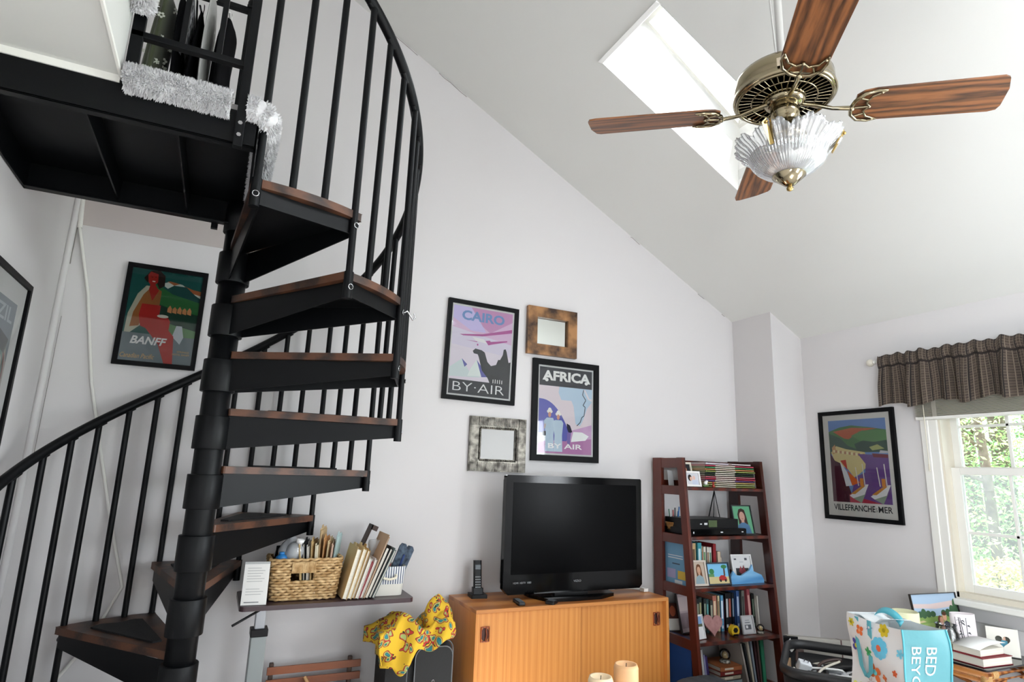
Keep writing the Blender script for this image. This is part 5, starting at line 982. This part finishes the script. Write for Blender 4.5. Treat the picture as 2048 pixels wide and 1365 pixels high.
def vtext(b, body, x, ztop, cap, length):          # lettering reading downwards
    t = MB(b.m); t.text(body, 0, 0, length, cap, None, 0, .0)
    b.add([(lean(.001, x + v[2], ztop - v[0])[0] + .0025, lean(.001, x + v[2], ztop - v[0])[1], ztop - v[0]) for v in t.v], t.f)
vtext(b, 'BED BATH &', .085, .345, .040, .32); b.build('lettering', g_)
b = MB(mat('bag_lettering')); vtext(b, 'BEYOND', .030, .345, .036, .24); b.build('lettering', g_)
b = MB()
def flower(x, zz, r, n, c, cc_, wd=.5, ph=0, rc=.3):
    y = -.0022
    m = mat('print_' + c, c, .4)
    for j in range(n):
        a = ph + 2 * pi * j / n; ux, uz = cos(a), sin(a); px_, pz = -uz, ux; pts = []
        for k in range(10): t = 2 * pi * k / 10; pts.append((x + ux * r * (.58 + .42 * cos(t)) + px_ * r * wd * .5 * sin(t), zz + uz * r * (.58 + .42 * cos(t)) + pz * r * wd * .5 * sin(t)))
        pts = [p for p in pts]; b.add([(min(-.002, max(-PW + .002, p[0])), lean(p[0], 0, p[1])[1] + y, p[1]) for p in pts], [tuple(range(10))[::-1]], m)
    m2 = mat('print_' + cc_, cc_, .4); b.add([(x + r * rc * cos(t), lean(x, 0, zz)[1] + y - .0015, zz + r * rc * sin(t)) for t in [-2 * pi * k / 12 for k in range(12)]], [tuple(range(12))[::-1]], m2)
B = BH
for (x, zz, r, n, c, c2, wd, ph) in ((-.262, B - .03, .018, 6, 'd8c83a', '8a8a2a', .5, 0), (-.254, B - .12, .030, 4, '4a4aa0', 'd8d84a', .8, .5), (-.215, B - .052, .022, 4, 'e0703a', 'e8a070', .8, .6), (-.165, B - .03, .016, 5, '8a80a8', 'dfe2e3', .3, 0), (-.095, B - .025, .026, 6, 'c9b42c', 'a89a20', .7, .2),
  (-.115, B - .095, .042, 9, '62bfe0', 'e06a4a', .75, 0), (-.178, B - .125, .020, 5, '3fae6a', '2f9a58', .6, .3), (-.160, B - .195, .038, 4, 'e0743a', '6ac8d0', .75, .4), (-.105, B - .20, .013, 4, 'e0743a', 'e0743a', .8, .2), (-.040, B - .165, .013, 5, 'd8643a', 'd8643a', .7, .2),
  (-.045, B - .245, .032, 5, 'd8cf4a', 'd89a2a', .5, .9), (-.118, B - .275, .042, 7, '3f4296', 'dfe2e3', .42, .2), (-.250, B - .29, .040, 6, 'd8dc7a', 'd06a5a', .6, .1), (-.030, B - .315, .020, 5, '3fae6a', '2f9a58', .6, .5), (-.130, B - .365, .040, 9, 'e8c05a', 'e07a30', .6, .1), (-.19, B - .36, .012, 5, '6ab0d8', '6ab0d8', .6, 0), (-.085, B - .25, .012, 5, '7ac0e0', '7ac0e0', .6, 0), (-.018, B - .09, .018, 5, '72c4dc', '72c4dc', .6, 0), (-.19, B - .24, .02, 6, 'c8a8a0', 'dfe2e3', .2, .3), (-.014, B - .20, .016, 2, 'b0303a', 'b0303a', .5, 1.4), (-.26, B - .355, .022, 2, 'b8323a', 'b8323a', .5, 2.2)): flower(x, zz, r, n, c, c2, wd, ph)
b.build('flower_print', sb)
b = MB(TUR2)
hd = [(-.235, B - .004), (-.238, B - .10), (-.225, B - .19), (-.20, B - .225), (-.175, B - .20), (-.165, B - .10), (-.163, B - .004)]
for (x, zz), (x2, z2) in zip(hd, hd[1:]): b.add([(x - .011, -.005, zz), (x + .011, -.005, zz), (x2 + .011, -.005, z2), (x2 - .011, -.005, z2)], [(0, 1, 2, 3)])
b.build('front_handle', sb, solid=.001)
b = MB(TUR2); b.grid(lambda u, v: (-.272 + .15 * u, .10 + .02 * v, B - .02 + .036 * sin(pi * u) ** .6 + .022 * v), 18, 2); b.build('rear_handle', sb, solid=.001)
b = MB(BAGW); b.grid(lambda u, v: (-PW + .01 + PW * .55 * u, .02 + .13 * v, B - .004 + .012 * sin(7 * u) * (1 - v) + .010 * sin(3 + 5 * u)), 16, 6); b.build('inner_flap', sb, solid=.001)

# ---------------------------------------------------------------- black bin of cables
cbn = empty('cable_bin', 'black plastic hamper filled with tangled cables near the bag', 'bin', (2.86, 2.24, 0), rad(-53)); BW = mat('bin_black', '19191b', .45)
def ring(hw, hd, r, zz, tilt=0): return [(p[0], p[1], p[2] + tilt * p[1]) for p in rrect(-hw, -hd, hw, hd, r, zz, 6)]
r0, r1 = ring(.19, .20, .08, .02), ring(.215, .245, .10, .47)
b = MB(BW); n = len(r0); b.add(r0 + r1, [(i, (i + 1) % n, (i + 1) % n + n, i + n) for i in range(n)], None, True); b.add(r0, [tuple(range(n))[::-1]]); b.build('bin_wall', cbn, solid=.004)
b = MB(BW); path = [(p[0], p[1], p[2] + (.028 if p[1] > 0 else 0)) for p in ring(.215, .245, .10, .48)]; b.tube(path, .017, 10, closed=True, sq=1.4); b.build('rim', cbn)
MB(mat('bin_yellow_strip', 'c9b81c', .45)).box(-.15, -.222, .455, .215, -.212, .492).build('yellow_strip', cbn, bevel=.002)
MB(WHT).box(-.205, -.262, .30, -.19, -.245, .40).build('sticker', cbn)
rnd = random.Random(12)
desc = ['thick white cable looping over the middle of the black bin', 'grey cable curled at the back of the black bin', 'black cable crossing the right side of the bin', 'thin white cord hanging at the left of the bin', 'white cable under the yellow strip side of the bin', 'black power cord deep in the bin', 'pale beige cable at the centre of the bin', 'dark brown cord on the right of the bin']
for i in range(8):
    c = ('e0e0e2', '8a8c90', '1c1c1e', 'e6e6e6', 'd8d8da', '161618', 'cfc8ba', '3a2824')[i]; pth = []; cx_, cy_ = rnd.uniform(-.12, .12), rnd.uniform(-.12, .14)
    for k in range(26):
        t = k / 25; pth.append((max(-.17, min(.17, cx_ + .09 * sin(5 * t + i) + .05 * sin(11 * t + 2 * i))), max(-.19, min(.2, cy_ + .09 * cos(4 * t + i * 2) + .04 * sin(9 * t))), .415 + .030 * sin(7 * t + i) + .006 * i))
    MB(mat('cable_' + c, c, .5)).tube(pth, .0055 + .002 * (i % 3), 7).build('cable', label=desc[i], cat='cable', group='cables tangled in the black bin', loc=(2.86, 2.24, 0), rotz=rad(-53))
e = empty('power_adapter', 'white power adapter block at the left side inside the bin', 'adapter', (2.77, 2.345, .44), rad(-30)); e.rotation_euler = (rad(20), rad(15), rad(-30)); MB(mat('white_plastic', 'dcdfe4', .4)).box(-.03, -.02, 0, .03, .02, .05).build('body', e, bevel=.005); MB(CHROME).box(-.012, -.006, .05, -.008, .002, .064).box(.008, -.006, .05, .012, .002, .064).build('prongs', e)
b = MB(mat('grey_plastic_bag', 'b9babe', .5)); b.grid(lambda u, v: (-.13 + .26 * u, -.02 + .17 * v, .40 + .05 * sin(pi * u) * sin(pi * v) + .008 * sin(17 * u + 5 * v)), 20, 14); b.build('crumpled_bag', label='pale grey crumpled plastic bag at the back inside the bin', cat='bag', loc=(2.86, 2.24, 0), rotz=rad(-53))
b = MB(mat('wood_slat_pale', 'a88868', .6)); b.box(-.20, -.12, .30, -.192, .06, .475); b.build('thin_board', label='thin tan board standing at the left inside the black bin', cat='board', loc=(2.86, 2.24, 0), rotz=rad(-53))
b = MB(mat('cardboard_grey', 'a7a39c', .8)); b.T = Matrix.Translation((3.06, 2.42, 0)) @ Matrix.Rotation(rad(-38), 4, 'Z') @ Matrix.Rotation(rad(-8), 4, 'X'); b.box(-.18, 0, .0, .22, .10, .535).box(-.205, -.002, .42, -.13, .0, .535, BLACKF)
b.add([(-.19, -.004, .50), (-.17, -.004, .525), (-.155, -.004, .47), (-.17, -.004, .45)], [(0, 1, 2, 3)], WHT); b.box(.085, -.0015, .40, .09, .1002, .5355, mat('strap_red', '4a2020', .6))
b.build('cardboard_box', label='flat grey box with a black corner behind the cable bin', cat='box')

# ---------------------------------------------------------------- coffee table with two pillar candles
ctb = empty('coffee_table', 'low wooden coffee table carrying two pillar candles', 'table', (1.55, 1.72, 0))
MB(TEAKT).box(-.60, -.27, .41, .60, .27, .44).build('tabletop', ctb, bevel=.004)
for x in (-.55, .55):
    for y in (-.22, .22): MB(TEAK).tube([(x, y, 0), (x, y, .41)], [.014, .02], 10).build('leg', ctb)
WAX = mat('amber_wax', 'd9a878', .45); WAX2 = mat('ivory_candle_wax', 'e0c8a4', .45)
for lbl, x, y, h, m, r in (('taller amber pillar candle at the bottom edge of the photo', 1.305, 1.80, .313, WAX, .040), ('shorter ivory pillar candle to the left of the amber one', 1.205, 1.80, .285, WAX2, .040)):
    e = empty('pillar_candle', lbl, 'candle', (x, y, .4405)); MB(m).lathe([(r, 0), (r + .001, .01), (r + .0005, h - .012), (r - .004, h), (r - .009, h - .001), (r - .012, h - .008), (0, h - .010)], n=32).build('wax_body', e); MB(BLKP).tube([(0, 0, h - .010), (.001, 0, h + .002)], .0012, 5).build('wick', e)

# ---------------------------------------------------------------- ceiling fan
fx, fy_, fz = 1.612, 1.297, 2.602
fan = empty('ceiling_fan', 'brass ceiling fan with four oak blades and a ribbed glass light', 'ceiling fan', (fx, fy_, fz))
MB(BRASS).lathe([(.075, zc(fx) - fz - .10), (.078, zc(fx) - fz - .06), (.06, zc(fx) - fz + .03)], n=24).build('ceiling_canopy', fan)
MB(mat('white_rod', 'cfcdca', .35, metal=.3)).tube([(0, 0, .14), (0, 0, zc(fx) - fz - .05)], .0135, 16).tube([(-.024, .0, .2), (-.03, .01, .5), (-.02, .01, zc(fx) - fz - .06)], .0035, 6).build('down_rod', fan)
MB(BRASS).lathe([(.02, .165), (.06, .160), (.118, .148), (.150, .132), (.160, .112), (.162, .075), (.160, .062), (.166, .057), (.166, .050), (.156, .044), (.150, .050), (.150, .056), (.02, .058)], n=48, cap=False).build('motor_housing', fan)
MB(mat('motor_dark', '0e0d0c', .7)).lathe([(.148, .0545), (.0, .0545)], n=40).build('vent_cavity', fan)
b = MB(BRASS)
for r_, t in ((.152, .0055), (.105, .003), (.066, .004)): b.tube([(r_ * cos(q), r_ * sin(q), .046) for q in [2 * pi * j / 48 for j in range(48)]], t, 8, closed=True)
for j in range(44):
    q = 2 * pi * j / 44; b.tube([(.150 * cos(q), .150 * sin(q), .047), (.106 * cos(q), .106 * sin(q), .046)], .0024, 5)
for j in range(30):
    q = 2 * pi * j / 30; b.tube([(.106 * cos(q), .106 * sin(q), .046), (.066 * cos(q), .066 * sin(q), .044)], .0024, 5)
b.build('vent_grille', fan)
MB(BRASS).lathe([(.062, .050), (.068, .040), (.066, .030), (.052, .022)], n=32).build('flywheel', fan)
MB(BRASS).lathe([(.046, .03), (.046, -.02), (.043, -.024), (.043, -.062), (.047, -.066), (.047, -.082), (.060, -.092), (.066, -.104), (.066, -.116), (.05, -.126)], n=32).build('light_neck', fan)
a0 = -.656
def blade_pts():
    o = [(.215, -.045), (.235, -.062), (.27, -.069), (.63, -.074), (.645, -.066), (.662, -.02), (.668, .052), (.662, .070), (.64, .076), (.27, .069), (.235, .062), (.215, .045)]
    return o
for k in range(4):
    q = a0 + k * pi / 2; M = Matrix.Rotation(q, 4, 'Z') @ Matrix.Rotation(rad(-12), 4, 'X')
    b = MB(OAK); b.prism([(x, y, 0) for x, y in blade_pts()], (0, 0, .006)); bl = b.build('blade', fan, bevel=.0015); bl.matrix_local = M
    b = MB(BRASS)
    Mi = M.inverted(); st_ = Mi @ Vector((0, 0, 0))
    arm = [Matrix.Rotation(-q, 4, 'Z').to_3x3() @ Vector((0, 0, 0))]
    P0 = [(.060, 0, .030), (.10, 0, .018), (.15, 0, -.002), (.205, 0, -.008)]
    b.tube(P0, [.0085, .007, .0065, .008], 8)
    for s in (-1, 1):
        b.tube([(.205, 0, -.008), (.212, s * .030, -.008), (.235, s * .056, -.007), (.272, s * .066, -.006), (.30, s * .062, -.004)], [.0065, .0065, .006, .0045, .003], 8)
        b.tube([(.30, s * .062, -.005), (.262, s * .044, -.006), (.248, s * .018, -.006), (.262, 0, -.006)], [.003, .004, .0042, .004], 8)
        b.tube([(.222, s * .040, -.007), (.250, s * .030, -.007)], .0032, 6)
        b.ball((.285, s * .058, -.006), .006, n=8)
    b.ball((.208, 0, -.010), .010, n=10); b.tube([(.205, 0, -.008), (.262, 0, -.006)], .004, 6); b.ball((.262, 0, -.006), .0065, n=8)
    bi = b.build('blade_bracket', bl)
# ribbed, scalloped glass bowl
GP = [(.163, -.137), (.154, -.148), (.138, -.158), (.125, -.169), (.118, -.183), (.108, -.201), (.090, -.217), (.070, -.230), (.052, -.238), (.045, -.240)]
def gprof(t):                       # t 0 rim .. 1 bottom
    k = t * (len(GP) - 1); i = min(int(k), len(GP) - 2); f = k - i; return (GP[i][0] * (1 - f) + GP[i + 1][0] * f, GP[i][1] * (1 - f) + GP[i + 1][1] * f)
NU = 288; NV = 22; b = MB(SHADEG); vs = []
for i in range(NU):
    a = 2 * pi * i / NU
    for j in range(NV + 1):
        t = j / NV; r_, zz = gprof(t); e_ = (1 - t) ** 2.2
        sc = 1 + .085 * e_ * (abs(sin(4 * a)) ** .6 - .5); rib = 1 + .020 * sin(72 * a) * (1 - t * .6)
        zz += .026 * e_ * (abs(sin(4 * a)) ** .7) + .006 * e_ * sin(24 * a)
        vs.append((r_ * sc * rib * cos(a), r_ * sc * rib * sin(a), zz))
b.add(vs, [(i * (NV + 1) + j, ((i + 1) % NU) * (NV + 1) + j, ((i + 1) % NU) * (NV + 1) + j + 1, i * (NV + 1) + j + 1) for i in range(NU) for j in range(NV)], None, True)
b.build('glass_shade', fan, solid=.003)
MB(mat('frosted_bulb', 'e8e6e0', .4)).lathe([(.012, -.12), (.014, -.14), (.026, -.165), (.027, -.18), (.018, -.198), (0, -.202)], n=20).build('bulb', fan)
MB(BRASS).lathe([(.052, -.236), (.053, -.242), (.018, -.272), (.008, -.275)], n=32).build('finial_cone', fan); MB(GOLD).lathe([(.008, -.274), (.006, -.278), (.011, -.283), (.010, -.291), (0, -.296)], n=20).build('finial_knob', fan)
for a in (rad(200), rad(310), rad(80), rad(20)):
    b = MB(GOLD); c_, s_ = cos(a), sin(a); r_ = .146
    pts = [(r_ + .018, -.010 + 0, -.090), (r_ + .018, .0, -.084), (r_ - .018, 0, -.155)]
    def w_(r, t, zz): return (r * c_ - t * s_, r * s_ + t * c_, zz)
    b.prism([w_(r_ + .022, -.014, -.112), w_(r_ + .020, 0, -.100), w_(r_ + .022, .014, -.112), w_(r_ - .016, .006, -.178), w_(r_ - .016, -.006, -.178)], w_(.004, 0, -.003)); b.ball(w_(r_ + .026, 0, -.118), .006, n=8); b.build('glass_clip', fan)
b = MB(mat('rating_label', 'c9b9a0', .6)); b.grid(lambda u, v: (.1632 * cos(rad(214 + 12 * u)), .1632 * sin(rad(214 + 12 * u)), .070 + .03 * v), 6, 1); b.build('rating_label', fan)

# ---------------------------------------------------------------- valance, rod and blind
vr = empty('curtain_rod', 'white curtain rod with round glass finial above the window', 'curtain rod', (3.672, 1.75, 2.118))
MB(WHITE).tube([(0, .66, 0), (0, -.70, 0)], .008, 10).tube([(0, .60, 0), (.104, .60, 0)], .006, 8).tube([(0, -.66, 0), (.104, -.66, 0)], .006, 8).build('rod', vr)
for s in (1, -1):
    b = MB(mat('pearl_finial', 'd8d2c4', .2, spec=.6)); b.ball((0, s * .70, 0), .024, n=18); b.build('finial', vr); MB(WHITE).lathe([(.014, 0), (.010, .012)], (0, 0, 0), 14).build('finial_collar', vr).matrix_local = Matrix.Translation((0, s * .668 - (.0 if s > 0 else .012), 0)) @ Matrix.Rotation(rad(-90), 4, 'X')
PLAID = bpy.data.materials.new('brown_plaid'); PLAID.use_nodes = True; nt = PLAID.node_tree; n = nt.nodes; L = nt.links.new; uvn = n.new('ShaderNodeUVMap'); sp = n.new('ShaderNodeSeparateXYZ'); L(uvn.outputs[0], sp.inputs[0])
def lines(src, freq, width, off=0.0):
    m1 = n.new('ShaderNodeMath'); m1.operation = 'MULTIPLY_ADD'; m1.inputs[1].default_value = freq; m1.inputs[2].default_value = off; L(src, m1.inputs[0]); m2 = n.new('ShaderNodeMath'); m2.operation = 'FRACT'; L(m1.outputs[0], m2.inputs[0]); m3 = n.new('ShaderNodeMath'); m3.operation = 'LESS_THAN'; m3.inputs[1].default_value = width; L(m2.outputs[0], m3.inputs[0]); return m3.outputs[0]
def mixc(fac, a, c):
    m = n.new('ShaderNodeMixRGB'); L(fac, m.inputs[0]); (L(a, m.inputs[1]) if not isinstance(a, str) else setattr(m.inputs[1], 'default_value', lin(a))); m.inputs[2].default_value = lin(c); return m.outputs[0]
c = mixc(lines(sp.outputs[0], 30, .42), '3a302b', '463b34'); c = mixc(lines(sp.outputs[1], 8, .45), c, '41372f'); c = mixc(lines(sp.outputs[0], 90, .14), c, '74685b'); c = mixc(lines(sp.outputs[1], 22, .13), c, '6a5e52'); c = mixc(lines(sp.outputs[0], 30, .12, .3), c, '1e1816')
c = mixc(lines(sp.outputs[1], 1, .035, .245), c, '1e1614')
bsd = n['Principled BSDF']; L(c, bsd.inputs['Base Color']); bsd.inputs['Roughness'].default_value = .95
b = MB(PLAID); NUu, NVv = 360, 16; VL, VR = 2.385, 1.08; uvs = {}
def vfold(u, v):
    s = u * (VL - VR); f = sin(31 * s + 1.3 * sin(9 * s)) * .5 + .35 * sin(67 * s + 2 * sin(5 * s)) + .25 * sin(103 * s)
    amp = .016 + .032 * min(1, max(0, (v - .10) / .5)); x = 3.655 - amp * f - .012 * v
    zt_ = 2.150 - .006 * sin(90 * s) - .004 * sin(43 * s); zb_ = 1.835 + .012 * sin(23 * s) - .012 * f
    if v < .24: x -= .004 + .010 * sin(pi * v / .24)
    return (x, VL - s + .006 * sin(40 * s) * v, zt_ + (zb_ - zt_) * v)
b.grid(vfold, NUu, NVv); va = b.build('valance', label='brown plaid gathered valance across the top of the window', cat='curtain', solid=.0015)
uvl = va.data.uv_layers.new(name='UVMap')
for lp in va.data.loops: i = lp.vertex_index; uvl.data[lp.index].uv = ((i // (NVv + 1)) / NUu, 1 - (i % (NVv + 1)) / NVv)
bl_ = empty('window_blind', 'raised grey-beige blind stacked at the top of the window', 'blind', (3.738, 1.72, 1.85)); SLT = mat('blind_slat', '9c978c', .5)
MB(SLT).box(-.02, -.53, .015, .03, .51, .16).build('headrail', bl_)
b = MB(SLT)
for k in range(16): b.box(-.026, -.53, -.085 + k * .0063, .026, .51, -.085 + k * .0063 + .004)
b.build('slat_stack', bl_); MB(WHITE).box(-.028, -.53, -.104, .028, .51, -.088).build('bottom_rail', bl_, bevel=.002)
b = MB(mat('blind_cord', 'cfc7b4', .6)); b.tube([(-.034, .455, -.02), (-.036, .455, -.36)], .0022, 6).tube([(-.036, .455, -.36), (-.036, .455, -.40)], .004, 8); b.build('pull_cord', bl_)
b = MB(SLT)
for y in (.40, -.12): b.box(-.0275, y - .012, -.104, -.0265, y + .012, .015)
b.build('ladder_tape', bl_)

# ---------------------------------------------------------------- outside the window
GRASSM = mat('lawn', '4a6a2c', .95, noise=(1.2, '6f8a44', 4)); ASPH = mat('asphalt', '8a8c92', .9, noise=(3, 'a0a2a8', 4))
b = MB(GRASSM); b.add([(5.2, -20, -.9), (60, -20, -.9), (60, 45, 1.2), (5.2, 45, -.6)], [(0, 1, 2, 3)]); struct(b, 'ground')
b = MB(ASPH); b.add([(7.0, -10, -.80), (11.0, -10, -.70), (11.6, 14, -.35), (7.6, 14, -.45)], [(0, 1, 2, 3)]); struct(b, 'driveway')
LEAF = [mat('leaf_a', '86a862', .6), mat('leaf_b', 'aec27c', .6), mat('leaf_c', '6a9260', .6), mat('leaf_d', 'c9b95a', .7), mat('leaf_e', 'ccd68a', .6)]
for m in LEAF:
    bs_ = m.node_tree.nodes['Principled BSDF']; 
BARK = mat('bark', '5a4c42', .95, noise=(6, '7a6c60', 4))
def leaves(b, c, rx, ry, rz_, n, sz, rnd, mats):
    for _ in range(n):
        while True:
            p = Vector((rnd.uniform(-1, 1), rnd.uniform(-1, 1), rnd.uniform(-1, 1)))
            if .35 < p.length < 1: break
        p = Vector(c) + Vector((p.x * rx, p.y * ry, p.z * rz_)); u = Vector((rnd.uniform(-1, 1), rnd.uniform(-1, 1), rnd.uniform(-1, 1))).normalized(); v = u.orthogonal().normalized(); s = sz * rnd.uniform(.6, 1.3)
        b.add([p - u * s, p + v * s * .45, p + u * s, p - v * s * .45], [(0, 1, 2, 3)], mats[int(rnd.random() ** 1.3 * len(mats))])
def tree(label, x, y, h, cr_, tr, seed, ms, nl=2600):
    rnd = random.Random(seed); e = empty('tree', label, 'tree', (x, y, -.6), 0, 'trees outside the window')
    b = MB(BARK); b.tube([(0, 0, 0), (.05, .05, h * .4), (-.05, .12, h * .8), (0, .1, h)], [tr, tr * .8, tr * .6, tr * .2], 10)
    for k in range(6): a = k * 1.05 + seed; zz = h * (.25 + .1 * k); b.tube([(0, .06, zz), (cr_ * .4 * cos(a), cr_ * .4 * sin(a), zz + .3), (cr_ * .8 * cos(a), cr_ * .8 * sin(a), zz + .7)], [tr * .35, tr * .22, .02], 7)
    b.build('trunk', e)
    b = MB()
    for k in range(9): a = rnd.random() * 6.28; rr = cr_ * rnd.uniform(.1, .75); leaves(b, (rr * cos(a), rr * sin(a), h * rnd.uniform(.18, .95)), cr_ * .55, cr_ * .55, h * .16, nl // 4, .052, rnd, ms)
    b.build('foliage', e)
tree('slim tree with bright yellow-green leaves nearest beyond the driveway', 13.0, 6.6, 6.0, 1.9, .10, 1, [LEAF[1], LEAF[4], LEAF[0]])
tree('tree with a straight grey trunk seen through the left panes', 15.0, 7.3, 8.0, 2.0, .20, 2, [LEAF[0], LEAF[1], LEAF[2]])
tree('tall darker tree further back behind the left panes', 18.5, 9.8, 10.0, 2.8, .22, 3, [LEAF[2], LEAF[0], LEAF[1]], 3200)
tree('dense green tree at the right side of the window view', 15.5, 6.2, 8.0, 2.2, .15, 4, [LEAF[0], LEAF[2], LEAF[1]])
tree('second grey-trunked tree behind the middle muntin', 17.0, 7.6, 9.0, 2.4, .18, 5, [LEAF[1], LEAF[0], LEAF[4]])
tree('leafy tree furthest right beyond the lawn', 20.0, 8.2, 10.0, 3.2, .2, 6, [LEAF[2], LEAF[1], LEAF[0]], 3200)
tree('background tree closing the left of the view', 21.0, 12.2, 11.0, 3.4, .2, 7, [LEAF[0], LEAF[2], LEAF[1]], 3200)
for i, (x, y, r, ms, l) in enumerate(((12.4, 6.3, .7, [LEAF[3], LEAF[4]], 'yellow-leaved low shrub beside the driveway'), (12.9, 5.3, .8, [LEAF[3], LEAF[4], LEAF[1]], 'golden shrub at the right of the lower sash view'), (13.6, 7.4, .7, [LEAF[1], LEAF[0]], 'light green low shrub at the left of the lower sash view'))):
    rnd = random.Random(30 + i); e = empty('shrub', l, 'shrub', (x, y, -.55)); b = MB(); leaves(b, (0, 0, r * .5), r * 1.5, r, r * .6, 2200, .05, rnd, ms); b.build('foliage', e); MB(BARK).tube([(0, 0, -.1), (0, 0, .4)], .03, 6).build('stem', e)
